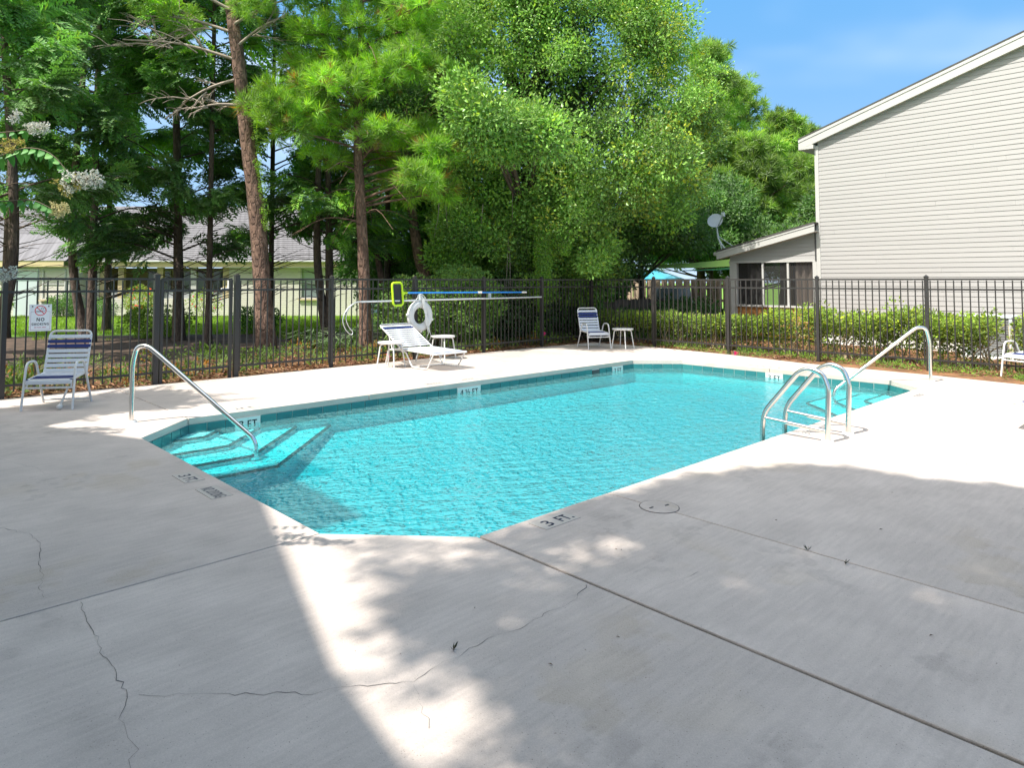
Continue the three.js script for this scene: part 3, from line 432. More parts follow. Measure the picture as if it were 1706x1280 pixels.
// ------------------------------------------------------------------ siding house with a lean-to porch
const sidingBoard = (aw, bl0, bl1, br0, br1, y, h) => hexa([[aw - 0.013, y, bl0], [aw - 0.013, y, br0], [aw - 0.004, y + h, br1], [aw - 0.004, y + h, bl1], [aw + 0.01, y, bl0], [aw + 0.01, y, br0], [aw + 0.01, y + h, br1], [aw + 0.01, y + h, bl1]]);
{
  const t = thing('siding_house', 'tall pale vinyl siding house with a gable roof and a screened lean-to porch', 'house', V(0, 0, 0), TH);
  const aw = 17.485, bL = -6.99, bR = 5.9, ridge = -0.55, sl = 0.3326, E = 0.105, rakeY = (b) => 4.93 + (Math.min(b, 2 * ridge - b) + 7.0) * sl, q = rngOf(61);
  const tones = [0, 1, 2].map((k) => { const m = M.siding.clone(); m.color.multiplyScalar(0.97 + k * 0.02); return m; });
  for (let y = 0.22; y < 6.95; y += E) {
    const lapAt = q() * 3.4; const bot = Math.max(bL + 0.05, bL + (y - 4.94) / sl), top = Math.max(bL + 0.05, bL + (y + E - 4.94) / sl), mirr = (b) => Math.min(bR - 0.05, 2 * ridge - b);
    if (top > ridge - 0.2) break; let u = bot, un = top; for (let e = bL + lapAt; ; e += 3.66) { const last = e > mirr(top) - 0.3, v0 = last ? mirr(bot) : e, v1 = last ? mirr(top) : e; if (!last && e < top + 0.25) continue; part('siding_board', sidingBoard(aw - (q() * 0.0016), u, un, v0 - 0.0015, v1 - 0.0015, y, E - 0.002), tones[Math.floor(q() * 3)], t); u = un = v0; if (last) break; }
  }
  part('wall', [slab([[aw + 0.012, bL], [aw + 0.2, bL], [aw + 0.2, bR], [aw + 0.012, bR]], 0.2, 4.8), hexa([[aw + 0.012, 4.8, bL], [aw + 0.012, 4.8, bR], [aw + 0.012, rakeY(ridge), ridge], [aw + 0.012, rakeY(ridge), ridge], [aw + 0.2, 4.8, bL], [aw + 0.2, 4.8, bR], [aw + 0.2, rakeY(ridge), ridge], [aw + 0.2, rakeY(ridge), ridge]]), slab([[aw + 0.2, bL], [27, bL], [27, bL + 0.2], [aw + 0.2, bL + 0.2]], 0, 4.8), slab([[26.8, bL + 0.2], [27, bL + 0.2], [27, bR], [26.8, bR]], 0, 4.8)], M.siding, t);
  part('foundation', slab([[aw + 0.01, bL], [27, bL], [27, bR], [aw + 0.01, bR]], -0.1, 0.21), M.whiteWall, t);
  part('corner_trim', slab([[aw - 0.026, bL - 0.03], [aw + 0.02, bL - 0.03], [aw + 0.02, bL + 0.06], [aw - 0.026, bL + 0.06]], 0.2, 4.84), M.trim, t);
  const ov = 0.14, af = aw - ov, eb = -7.36;      // rake boards, soffit and roof
  for (const s of [1, -1]) {
    const B = (b) => s > 0 ? b : 2 * ridge - b, top = (b) => 5.045 + (b - eb) * sl;
    const rk = (a, d, y0, y1, bs = eb) => hexa([[a, top(bs) + y0, B(bs)], [a, top(ridge) + y0, B(ridge)], [a, top(ridge) + y1, B(ridge)], [a, top(bs) + y1, B(bs)], [a + d, top(bs) + y0, B(bs)], [a + d, top(ridge) + y0, B(ridge)], [a + d, top(ridge) + y1, B(ridge)], [a + d, top(bs) + y1, B(bs)]]);
    part('rake_board', rk(af, 0.03, -0.275, -0.095), M.trim, t); part('drip_edge', rk(af - 0.014, 0.045, -0.094, -0.018), M.trim, t);
    part('soffit', rk(af + 0.031, ov - 0.02, -0.262, -0.245), M.soffit, t);
    part('roof', rk(af - 0.024, 27.3 - af, -0.016, 0.012), M.darkShingle, t);
    if (s > 0) { part('eave_return', hexa([[af + 0.002, top(eb) - 0.275, eb], [af + 0.002, top(eb) - 0.275, eb + 0.36], [af + 0.002, top(eb) - 0.18, eb + 0.36], [af + 0.002, top(eb) - 0.11, eb], [27.2, top(eb) - 0.275, eb], [27.2, top(eb) - 0.275, eb + 0.36], [27.2, top(eb) - 0.18, eb + 0.36], [27.2, top(eb) - 0.11, eb]]), M.trim, t); }
  }
  // porch
  const pb = -9.33, pr = -7.04, hi = 2.90, lo = 2.285, rb = -9.56, ra = 17.2, ps = (hi - lo) / (-6.99 - rb), ry = (b) => lo + (b - rb) * ps;
  const leanPiece = (a, d, y0, y1, b0_ = rb, b1_ = -6.96) => hexa([[a, ry(b0_) + y0, b0_], [a, ry(b1_) + y0, b1_], [a, ry(b1_) + y1, b1_], [a, ry(b0_) + y1, b0_], [a + d, ry(b0_) + y0, b0_], [a + d, ry(b1_) + y0, b1_], [a + d, ry(b1_) + y1, b1_], [a + d, ry(b0_) + y1, b0_]]);
  part('porch_roof', leanPiece(ra - 0.02, 4.1, -0.015, 0.03), M.darkShingle, t); part('rake_board', leanPiece(ra, 0.03, -0.21, -0.06), M.trim, t); part('drip_edge', leanPiece(ra - 0.014, 0.045, -0.058, -0.017), M.trim, t); part('soffit', leanPiece(ra + 0.031, 0.26, -0.20, -0.18), M.soffit, t);
  part('gutter', rbox(0.9, 0.1, 0.1, 0.02, ra + 0.48, ry(rb) - 0.06, rb - 0.06), M.trim, t);
  for (let y = 2.03; y < 2.75; y += E) { const st = Math.max(pb + 0.01, pb + 0.01 + (y + E - (ry(pb) - 0.12)) / ps); if (st > pr - 0.1) break; part('siding_board', sidingBoard(aw, Math.max(pb + 0.01, st - E / ps), st, -7.03, -7.03, y, E - 0.002), tones[Math.floor(q() * 3)], t); }
  part('porch_gable', hexa([[aw + 0.012, 2.0, pb], [aw + 0.012, 2.0, -7.02], [aw + 0.012, ry(-7.02) - 0.05, -7.02], [aw + 0.012, ry(pb) - 0.05, pb], [aw + 0.12, 2.0, pb], [aw + 0.12, 2.0, -7.02], [aw + 0.12, ry(-7.02) - 0.05, -7.02], [aw + 0.12, ry(pb) - 0.05, pb]]), M.siding, t);
  part('header_trim', box(0.06, 0.055, 2.3, aw - 0.0, 2.0, (pb + pr) / 2), M.trim, t);
  part('corner_post', box(0.12, 1.98, 0.2, aw + 0.05, 0.98, pb + 0.1), M.trim, t);
  part('side_trim', box(0.06, 1.98, 0.1, aw - 0.005, 0.98, pr - 0.03), M.trim, t);
  for (const b of [-8.41, -7.75]) part('mullion', box(0.06, 1.14, 0.05, aw + 0.02, 1.41, b), M.trim, t);
  part('sill', box(0.1, 0.05, 2.02, aw, 0.845, -8.1), M.trim, t);
  for (let k = 0; k < 6; k++) part('kneewall_board', box(0.03, 0.125, 2.04, aw + 0.02, 0.115 + k * 0.13, -8.1), M.orangeWood, t);
  for (const [c, w] of [[-8.76, 0.66], [-8.08, 0.61], [-7.42, 0.61]]) part('screen', new THREE.PlaneGeometry(w, 1.1).rotateY(-Math.PI / 2).translate(aw + 0.03, 1.42, c), M.screen, t);
  const cur = (b0_, b1_, a, mat) => { const g = new THREE.PlaneGeometry(b1_ - b0_, 1.3, 40, 2).rotateY(-Math.PI / 2), p = g.attributes.position; for (let i = 0; i < p.count; i++) p.setX(i, a + 0.05 * Math.sin(p.getZ(i) * 34) + 0.02 * Math.sin(p.getZ(i) * 71)); g.translate(0, 1.36, (b0_ + b1_) / 2); g.computeVertexNormals(); part('curtain', g, mat, t); };
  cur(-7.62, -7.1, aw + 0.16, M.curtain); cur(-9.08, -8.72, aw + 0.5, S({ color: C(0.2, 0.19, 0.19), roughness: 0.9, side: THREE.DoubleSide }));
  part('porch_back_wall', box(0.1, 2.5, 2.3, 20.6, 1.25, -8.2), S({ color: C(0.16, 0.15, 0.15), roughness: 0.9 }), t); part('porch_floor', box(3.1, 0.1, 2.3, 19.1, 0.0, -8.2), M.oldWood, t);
  part('porch_dark_panel', box(1.55, 2.2, 0.06, 18.45, 1.1, -9.28), S({ color: C(0.10, 0.095, 0.09), roughness: 0.9 }), t);  // dark panel placed to dim the view through the left porch opening
  part('porch_post', box(0.12, 1.9, 0.14, 18.5, 0.98, -8.16), M.newWood, t);
  part('porch_post', box(0.09, 2.0, 0.09, 19.6, 1.0, -8.75), M.wood, t);
  part('cable', rod([aw - 0.035, 2.72, -7.045], [aw - 0.035, 1.99, -7.045], 0.012, 6), M.dark, t);
}
{
  const t = thing('satellite_dish', 'pale grey satellite dish on a mast at the edge of the porch roof', 'satellite dish', A(17.85, -9.62, 2.3), TH);
  const prof = []; for (let k = 0; k <= 10; k++) { const r = 0.235 * k / 10; prof.push(new THREE.Vector2(r, r * r * 0.55)); }
  const d = part('dish', new THREE.LatheGeometry(prof, 36).scale(1, 1, 0.82), PH({ color: C(0.42, 0.47, 0.52), roughness: 0.5, side: THREE.DoubleSide }), t); d.position.set(-0.05, 0.88, -0.30); d.quaternion.setFromUnitVectors(V(0, 1, 0), V(-0.72, 0.45, 0.52).normalize());
  part('mast', bent([[0, 0, 0.02], [-0.02, 0.35, -0.22], [-0.02, 0.78, -0.28]], 0.025, 0.1), M.lightGrey, t);
  part('strut', [rod([0.1, 0.05, 0.3], [-0.02, 0.45, -0.22], 0.011), rod([-0.1, -0.02, -0.05], [-0.02, 0.4, -0.22], 0.011)], M.lightGrey, t);
  part('feed_arm', rod([-0.07, 0.72, -0.2], [-0.34, 0.98, 0.1], 0.016), M.lightGrey, t); part('feed_horn', rbox(0.09, 0.12, 0.09, 0.02, -0.35, 1.01, 0.11), M.lightGrey, t);
}
{
  const t = thing('air_conditioner', 'grey louvred air conditioner unit standing behind the hedge', 'air conditioner', A(16.75, -3.35), TH);
  part('body', [rbox(0.70, 0.72, 0.70, 0.02, 0, 0.40, 0)], S({ color: C(0.26, 0.27, 0.28), roughness: 0.6 }), t); part('base', box(0.9, 0.06, 0.9, 0, 0.0, 0), M.whiteWall, t);
  for (let k = 0; k < 14; k++) part('louver', [box(0.012, 0.034, 0.66, -0.36, 0.10 + k * 0.047, 0, 0, 0, 0.4), box(0.66, 0.034, 0.012, 0, 0.10 + k * 0.047, 0.36, 0.4)], M.grey, t);
  for (const x of [-0.36, 0.36]) for (const z of [-0.36, 0.36]) part('corner_post', box(0.05, 0.72, 0.05, x, 0.40, z), M.lightGrey, t); part('top_cover', rbox(0.77, 0.05, 0.77, 0.02, 0, 0.79, 0), M.lightGrey, t);
  const m = thing('meter_box', 'pale blue grey utility box on the siding wall by the right edge', 'utility box', A(17.40, -2.62, 1.21), TH); part('cabinet', rbox(0.13, 0.36, 0.36, 0.01), M.lightGrey, m); part('cover', rbox(0.02, 0.30, 0.30, 0.006, -0.072, 0, 0), M.lightGrey, m);
}
// ------------------------------------------------------------------ neighbour's yard
function boardFence(name, label, mat, from, to, top, bot, staggered) {
  const L = from.distanceTo(to), t = thing(name, label, 'fence', from, Math.atan2(-(to.z - from.z), to.x - from.x)), q = rngOf(Math.round(L * 100)), n = Math.round(L / 0.148);
  const sh = new THREE.Shape([[-0.068, 0], [0.068, 0], [0.068, top - bot - 0.03], [0.04, top - bot], [-0.04, top - bot], [-0.068, top - bot - 0.03]].map((p) => new THREE.Vector2(...p))), g = new THREE.ExtrudeGeometry(sh, { depth: 0.018, bevelEnabled: false });
  const tones = [0.85, 1, 1.12].map((k) => { const m = mat.clone(); m.color.multiplyScalar(k); return m; });
  for (let i = 0; i < n; i++) { const m = part('fence_board', g, tones[Math.floor(q() * 3)], t); m.position.set((i + 0.5) * L / n, bot + (q() - 0.5) * 0.015, staggered && i % 2 ? -0.06 : 0.012); m.rotation.z = (q() - 0.5) * 0.012; }
  for (const y of [bot + 0.2, (top + bot) / 2, top - 0.25]) part('rail', box(L, 0.085, 0.038, L / 2, y, -0.022), tones[0], t);
  for (let x = 0; x <= L; x += 2.2) part('post', box(0.09, top, 0.036, x, top / 2, -0.085), tones[0], t);
}
boardFence('board_fence', 'light tan dog-eared board fence in the neighbouring yard behind the hedge', M.wood, A(21, -17.2), A(21, -10.9), 1.55, 0.15, true);
boardFence('board_fence', 'weathered low board fence, darkened in colour for shade, behind the far armchair and table', M.oldWood, A(15.1, -11.75), A(17.6, -11.5), 0.98, 0.1, false);  // weathered boards, shade put into their dark colour as well
{
  const t = thing('patio_umbrella', 'turquoise patio umbrella open in the neighbouring yard', 'umbrella', V(6.15, 0, -26), 0.3), cl = new THREE.ConeGeometry(1.15, 0.42, 8, 1, true).translate(0, 1.77, 0);
  part('canopy', [cl, new THREE.CylinderGeometry(1.15, 1.16, 0.09, 8, 1, true).translate(0, 1.52, 0)], M.turquoise, t); part('pole', rod([0, 0, 0], [0, 1.98, 0], 0.022), M.white, t); for (let k = 0; k < 8; k++) part('rib', rod([0, 1.95, 0], [1.12 * Math.sin(k * Math.PI / 4), 1.56, 1.12 * Math.cos(k * Math.PI / 4)], 0.008, 5), M.white, t); part('base', cyl(0.25, 0.22, 0.08, 0, -0.06, 0), M.grey, t);
  const s = thing('shade_sail', 'lime green shade sail with a turquoise sheet below it, tied to the porch', 'shade sail', V(0, 0, 0));
  const cloth = (x0, x1, z0, z1, y0, y1, sag, w, mat) => { const g = new THREE.PlaneGeometry(1, 1, 24, 8), p = g.attributes.position; for (let i = 0; i < p.count; i++) { const u = p.getX(i) + 0.5, v = p.getY(i) + 0.5; p.setXYZ(i, lerp(x0, x1, u), lerp(y0, y1, u) - sag * Math.sin(Math.PI * u) + v * w * (0.4 + 0.6 * u), lerp(z0, z1, u) - v * 0.9); } g.computeVertexNormals(); part('cloth', g, mat, s); };
  cloth(4.5, 7.3, -21.5, -20.0, 1.92, 1.94, 0.05, 0.22, M.limeCloth); cloth(4.4, 7.3, -21.4, -19.9, 1.84, 1.86, 0.06, 0.05, M.turquoise);
  for (const [x, z] of [[4.45, -21.45], [7.3, -19.95]]) part('tie_rope', rod([x, 1.9, z], [x + (x > 6 ? 0.12 : -0.6), 1.98, z], 0.008, 5), M.rope, s);
  const p = thing('wooden_post', 'reddish wooden post standing at the corner of the porch', 'post', V(7.30, 0, -19.6)); part('shaft', box(0.11, 2.35, 0.11, 0, 1.17, 0), S({ color: C(0.42, 0.17, 0.09), roughness: 0.8, map: woodTex }), p); part('bracket', [box(0.13, 0.03, 0.13, 0, 1.75, 0), box(0.13, 0.03, 0.13, 0, 1.68, 0)], M.grey, p);
  const g = thing('covered_grill', 'grey cloth-covered grill standing before the tan board fence', 'grill', V(6.15, 0, -23.4), 0.2); const c = new THREE.CylinderGeometry(0.52, 0.78, 1.0, 14, 6).translate(0, 0.75, 0), cp = c.attributes.position; for (let i = 0; i < cp.count; i++) { const y = cp.getY(i), k = 1 + 0.07 * Math.sin(Math.atan2(cp.getZ(i), cp.getX(i)) * 6 + y * 4); cp.setXYZ(i, cp.getX(i) * k * 1.2, y, cp.getZ(i) * k * 0.6); } c.computeVertexNormals(); part('cover', c, S({ color: C(0.36, 0.37, 0.40), roughness: 0.9 }), g); part('shelf', rbox(0.5, 0.05, 0.4, 0.01, 1.0, 0.95, 0), M.grey, g); for (const x of [-0.6, 0.6]) part('leg', box(0.05, 0.4, 0.4, x, 0.12, 0), M.dark, g);
}
// ------------------------------------------------------------------ white brick house beyond the lawn
{
  const t = thing('brick_house', 'low white painted brick house with grey shingle roof beyond the lawn', 'house', V(0, 0, 0)), z0 = -31;
  const brickBump = dataTex(256, (x, y) => { const r = Math.floor(y * 16), u = (x * 8 + (r % 2) * 0.5) % 1, v = (y * 16) % 1, e = Math.min(u * 1.6, (1 - u) * 1.6, v * 0.55, (1 - v) * 0.55) > 0.045 ? 0.85 + 0.15 * n1(x * 90, y * 90, 90) : 0.2; return [e, e, e]; }); brickBump.repeat.set(0.5, 0.8);
  const br = S({ color: C(0.56, 0.53, 0.475), roughness: 0.85, bumpMap: brickBump, bumpScale: 0.012 });
  const w = (x0, x1, y0, y1, z = z0, d = 0.25) => { const g = box(x1 - x0, y1 - y0, d, (x0 + x1) / 2, (y0 + y1) / 2, z - d / 2), p = g.attributes.position, u = g.attributes.uv; for (let i = 0; i < p.count; i++) u.setXY(i, p.getX(i) + p.getZ(i), p.getY(i)); return g; };
  part('wall', [w(-18.1, -17.5, -0.1, 2.1), w(-17.5, -11.7, -0.1, 0.72), w(-11.7, -8.5, -0.1, 2.1), w(-8.5, -7.65, -0.1, 0.66), w(-8.5, -7.65, 2.06, 2.1), w(-7.65, -5.6, -0.1, 2.1), w(-5.6 - 0.25, -5.6, -0.1, 2.1, z0 - 0.25, 8)], br, t);
  part('porch_wall_shade', box(5.8, 0.30, 0.1, -14.6, 0.85, z0 - 0.2), M.grey, t);  // upper part of the low wall, its shadow put into the grey
  part('porch_back_wall', w(-17.5, -11.7, -0.1, 2.1, z0 - 1.9), M.tan, t); for (const x of [-17.75, -11.7]) part('porch_side', w(x, x + 0.25, -0.1, 2.1, z0 - 0.25, 1.65), M.tan, t);
  for (const x of [-17.35, -16.55, -14.8, -13.3, -11.85]) part('porch_post', box(0.26, 1.40, 0.2, x, 1.40, z0 - 0.12), x === -13.3 ? M.trim : M.tan, t);
  for (const x of [-15.7, -14.0, -12.6]) { const f = part('window', box(1.1, 1.1, 0.06, x, 1.45, z0 - 1.86), M.trim, t); part('pane', box(0.98, 0.98, 0.03, x, 1.45, z0 - 1.83), M.glass, f); }
  const win = (x, y0, y1, wd, z, blind) => { const f = part('window', [box(wd, 0.06, 0.1, x, y1, z), box(wd, 0.06, 0.1, x, y0, z), box(0.05, y1 - y0, 0.1, x - wd / 2, (y0 + y1) / 2, z), box(0.05, y1 - y0, 0.1, x + wd / 2, (y0 + y1) / 2, z), box(wd, 0.04, 0.06, x, (y0 + y1) / 2, z)], M.trim, t); part('pane', box(wd - 0.05, (y1 - y0) / 2 - 0.04, 0.02, x, y0 + (y1 - y0) / 4, z - 0.04), M.glass, f); part(blind ? 'blind' : 'pane', box(wd - 0.05, (y1 - y0) / 2 - 0.04, 0.02, x, y0 + (y1 - y0) * 0.75, z - 0.04), blind ? S({ color: C(0.36, 0.42, 0.38), roughness: 0.8 }) : M.glass, f); part('sill', box(wd + 0.2, 0.06, 0.2, x, y0 - 0.06, z + 0.06), M.tan, f); };
  win(-8.07, 0.72, 2.04, 0.82, z0 - 0.06, true);
  // left wing, nearer
  part('wall', [w(-30, -20.46, -0.1, 2.1, z0 + 1.2), w(-20.46, -19.44, 2.03, 2.1, z0 + 1.2), w(-19.44, -18.1, -0.1, 2.1, z0 + 1.2), w(-18.1 - 0.25, -18.1, -0.1, 2.1, z0 + 0.95, 1.0)], br, t);
  win(-18.75, 0.72, 1.98, 0.95, z0 + 1.2, false);
  { const f = part('door', box(1.0, 2.05, 0.06, -19.95, 1.0, z0 + 1.22), M.lightGrey, t); part('handle', new THREE.SphereGeometry(0.04, 8, 6).translate(-19.6, 1.0, z0 + 1.27), M.steel, f); }
  part('fascia', [box(12.8, 0.26, 0.05, -11.9, 2.235, z0 + 0.28), box(12, 0.26, 0.05, -24.2, 2.235, z0 + 1.48)], S({ color: C(0.56, 0.45, 0.26), roughness: 0.8 }), t);
  part('soffit', [box(12.6, 0.03, 0.34, -11.8, 2.12, z0 + 0.11), box(12, 0.03, 0.34, -24.2, 2.115, z0 + 1.31)], M.tan, t);
  const quad = (p) => { const g = new THREE.BufferGeometry(), q = []; for (const k of p.length > 3 ? [0, 1, 2, 0, 2, 3] : [0, 1, 2]) q.push(...p[k]); g.setAttribute('position', new THREE.Float32BufferAttribute(q, 3)); const u = []; for (let i = 0; i < q.length; i += 3) u.push(q[i] - q[i + 2] * 0.3, q[i + 1] + q[i + 2] * 0.6); g.setAttribute('uv', new THREE.Float32BufferAttribute(u, 2)); g.computeVertexNormals(); return g; };
  const ex = z0 + 0.34, rz = z0 - 4.6, ry = 5.35, rf = part('roof', [quad([[-30, 2.36, ex], [-5.4, 2.36, ex], [-10.2, ry, rz], [-30, ry, rz]]), quad([[-5.4, 2.36, ex], [-5.4, 2.36, z0 - 9.6], [-10.2, ry, rz]]), quad([[-30, 2.36, z0 - 9.6], [-30, ry, rz], [-10.2, ry, rz], [-5.4, 2.36, z0 - 9.6]]), quad([[-31, 2.36, z0 + 1.53], [-18.1, 2.36, z0 + 1.53], [-18.1, 3.6, z0 - 0.6], [-31, 3.6, z0 - 0.6]])], M.shingle, t);
  const rows = []; for (let k = 1; k < 30; k++) { const s = k / 30, xr = lerp(-5.4, -10.2, s); rows.push(box(xr + 30, 0.012, 0.03, (xr - 30) / 2, lerp(2.36, ry, s) + 0.012, lerp(ex, rz, s))); } part('shingle_course', rows, M.shingle, rf).userData.kind = 'stuff';
  part('gutter', box(24.6, 0.05, 0.08, -17.7, 2.37, ex + 0.03), M.white, t);
}
// ------------------------------------------------------------------ gabled house out of view on the left, shaped to shade the deck
{
  const t = thing('unseen_gable_house', 'unseen tall siding house left of the pool, shaped to cast its gable shadow', 'house', V(0, 0, 0), TH), aw = -3.12, pts = [[-8.95, 0], [-8.95, 6.86], [-6.57, 8.5], [-2.9, 6.75], [-1.4, 6.35], [-1.4, 0]];
  const s = new THREE.Shape(pts.map(([b, y]) => new THREE.Vector2(b, y))), g = new THREE.ExtrudeGeometry(s, { depth: 9, bevelEnabled: false }).rotateY(-Math.PI / 2); // local x runs to -a
  part('wall', g.translate(aw, 0, 0), M.siding, t);
  for (let y = 0.2; y < 6.2; y += 0.21) part('siding_board', hexa([[aw + 0.02, y, -8.95], [aw + 0.02, y, -1.4], [aw + 0.006, y + 0.205, -1.4], [aw + 0.006, y + 0.205, -8.95], [aw + 0.001, y, -8.95], [aw + 0.001, y, -1.4], [aw + 0.001, y + 0.205, -1.4], [aw + 0.001, y + 0.205, -8.95]]), M.siding, t);
  for (const [p, q] of [[[-9.0, 6.83], [-6.57, 8.52]], [[-6.57, 8.52], [-2.9, 6.77]], [[-2.9, 6.77], [-1.35, 6.36]]]) part('roof', hexa([[aw + 0.02, p[1], p[0]], [aw + 0.02, q[1], q[0]], [aw + 0.02, q[1] + 0.08, q[0]], [aw + 0.02, p[1] + 0.08, p[0]], [aw - 9.2, p[1], p[0]], [aw - 9.2, q[1], q[0]], [aw - 9.2, q[1] + 0.08, q[0]], [aw - 9.2, p[1] + 0.08, p[0]]]), M.darkShingle, t);
  part('added_chimney', box(0.7, 1.9, 1.15, aw - 0.4, 8.3, -6.62), M.siding, t); part('added_chimney_cap', box(0.8, 0.06, 1.25, aw - 0.4, 9.28, -6.62), M.trim, t);  // added stack, enlarges the shadow wedge on the pool floor
  for (const [b, y] of [[-7.2, 4.4], [-4.2, 4.4], [-4.2, 1.5]]) { const f = part('window', box(0.06, 1.3, 1.0, aw + 0.03, y, b), M.trim, t); part('pane', box(0.03, 1.15, 0.85, aw + 0.055, y, b), M.glass, f); }
}
// ------------------------------------------------------------------ foliage pieces
function fromLeaves(leaves) {     // each leaf: base, tip, side half-vector, fold vector, colour
  const pos = [], col = [];
  for (const [b, t, s, f, c] of leaves) {
    const m = b.clone().lerp(t, 0.45), l = m.clone().sub(s).add(f), r = m.clone().add(s).add(f);
    for (const p of [b, r, t, b, t, l]) { pos.push(p.x, p.y, p.z); col.push(...c); }
  }
  const g = new THREE.BufferGeometry(); g.setAttribute('position', new THREE.Float32BufferAttribute(pos, 3)); g.setAttribute('color', new THREE.Float32BufferAttribute(col, 3)); g.computeVertexNormals(); return g;
}
const rdir = (q) => { const z = q() * 2 - 1, a = q() * 6.2832, r = Math.sqrt(1 - z * z); return V(r * Math.cos(a), z, r * Math.sin(a)); };
const shade = (q, warm = 0) => { const k = 0.72 + q() * 0.5, w = q() < warm ? 1.5 : 1; return [k * w, k * (w > 1 ? 1.18 : 1), k * (w > 1 ? 0.6 : 1)]; };
function leafBlob(seed, n, R, L, W, up = 0.3, warm = 0.1) {
  const q = rngOf(seed), out = [];
  for (let i = 0; i < n; i++) { const d0 = rdir(q), p = d0.clone().multiplyScalar(R * Math.cbrt(q())), d = d0.clone().multiplyScalar(0.8).addScaledVector(rdir(q), 0.7).add(V(0, up, 0)).normalize(), l = L * (0.7 + q() * 0.6), s = d.clone().cross(rdir(q)).normalize(), f = d.clone().cross(s).multiplyScalar(W * 0.18); out.push([p, p.clone().addScaledVector(d, l), s.multiplyScalar(W * 0.5 * (0.8 + q() * 0.4)), f, shade(q, warm)]); }
  return fromLeaves(out);
}
function needleTuft(seed, n, L, w) {
  const q = rngOf(seed), out = [];
  for (let i = 0; i < n; i++) { const a = q() * 6.283, e = 0.25 + q() * 1.05, d = V(Math.cos(a) * Math.sin(e), Math.cos(e), Math.sin(a) * Math.sin(e)), p = V(0, q() * L * 0.55, 0), s = d.clone().cross(rdir(q)).normalize().multiplyScalar(w / 2); out.push([p, p.clone().addScaledVector(d, L * (0.7 + q() * 0.4)).add(V(0, -0.05 * L, 0)), s, V(0, 0, 0), shade(q, 0.12)]); }
  return fromLeaves(out);
}
function fanSpray(seed, L) {        // flat drooping conifer spray growing along +z
  const q = rngOf(seed), out = [];
  for (let i = 0; i < 17; i++) {
    const u = i / 16, side = i % 2 ? 1 : -1, base = V(0, -0.18 * L * u * u, L * u), len = L * (0.44 - 0.27 * u) * (0.8 + 0.4 * q()), a = 0.75 + q() * 0.3, d = V(side * Math.sin(a), -0.12 + (q() - 0.5) * 0.4, Math.cos(a)).normalize();
    out.push([base, base.clone().addScaledVector(d, len), V(-d.z, 0, d.x).multiplyScalar(L * 0.045), V(0, 0.01, 0), shade(q, 0.05)]);
    for (let k = 0; k < 2; k++) { const b2 = base.clone().addScaledVector(d, len * (0.35 + 0.3 * k)), a2 = a + (k ? -0.7 : 0.6) , d2 = V(side * Math.sin(a2), -0.25 + (q() - 0.5) * 0.3, Math.cos(a2)).normalize(); out.push([b2, b2.clone().addScaledVector(d2, len * 0.5), V(-d2.z, 0, d2.x).multiplyScalar(L * 0.035), V(0, 0.006, 0), shade(q, 0.05)]); }
  }
  return fromLeaves(out);
}
function scatter(name, geo, mat, list, parent, kind) {       // list of [position, direction (+y or +z of the piece), roll, scale, brightness or [r, g, b]]
  const m = new THREE.InstancedMesh(geo, mat, list.length), mt = new THREE.Matrix4(), q = new THREE.Quaternion(), r = new THREE.Quaternion(), axis = geo.userData.axis ?? V(0, 1, 0), c = new THREE.Color();
  list.forEach(([p, d, roll, s, k], i) => { q.setFromUnitVectors(axis, d); r.setFromAxisAngle(axis, roll); q.multiply(r); mt.compose(p, q, V(s, s, s)); m.setMatrixAt(i, mt); Array.isArray(k) ? c.setRGB(...k) : c.setRGB(k, k, k); m.setColorAt(i, c); });
  m.name = name; m.castShadow = m.receiveShadow = true; parent.add(m); m.userData.kind = kind ?? 'stuff'; return m;
}
const G = {
  oak: [leafBlob(1, 46, 0.27, 0.08, 0.042), leafBlob(2, 46, 0.27, 0.08, 0.042)], broad: leafBlob(3, 26, 0.25, 0.13, 0.07), small: leafBlob(4, 26, 0.13, 0.06, 0.034, 0.6, 0.3), tuft: [needleTuft(5, 40, 0.22, 0.012), needleTuft(6, 40, 0.22, 0.012)], bigTuft: needleTuft(7, 38, 0.30, 0.024), fan: [fanSpray(8, 0.62), fanSpray(9, 0.62)], weed: leafBlob(10, 26, 0.17, 0.10, 0.04, 0.5, 0.2), canopy: leafBlob(12, 44, 0.36, 0.17, 0.085),
};
G.fan.forEach((g) => g.userData.axis = V(0, 0, 1));
const L_ = {
  oak: leafMat([0.235, 0.455, 0.05], 0.54), oakGloss: glossLeaf([0.19, 0.36, 0.06]), oakWarm: leafMat([0.42, 0.50, 0.03], 0.5), broad: leafMat([0.11, 0.27, 0.035], 0.5), pine: leafMat([0.29, 0.57, 0.018], 0.48), pineBg: leafMat([0.25, 0.46, 0.035], 0.5), cedar: leafMat([0.12, 0.31, 0.035], 0.5), cedarLit: leafMat([0.24, 0.50, 0.03], 0.5), hedge: leafMat([0.21, 0.32, 0.035], 0.4), shrub: leafMat([0.15, 0.30, 0.05], 0.4), vine: leafMat([0.20, 0.42, 0.015], 0.5), weed: leafMat([0.15, 0.28, 0.02], 0.45), grass: leafMat([0.22, 0.36, 0.015], 0.45), canopy: leafMat([0.05, 0.12, 0.025], 0.12),  // cedarLit is cedar with sunlight put into the colour
};
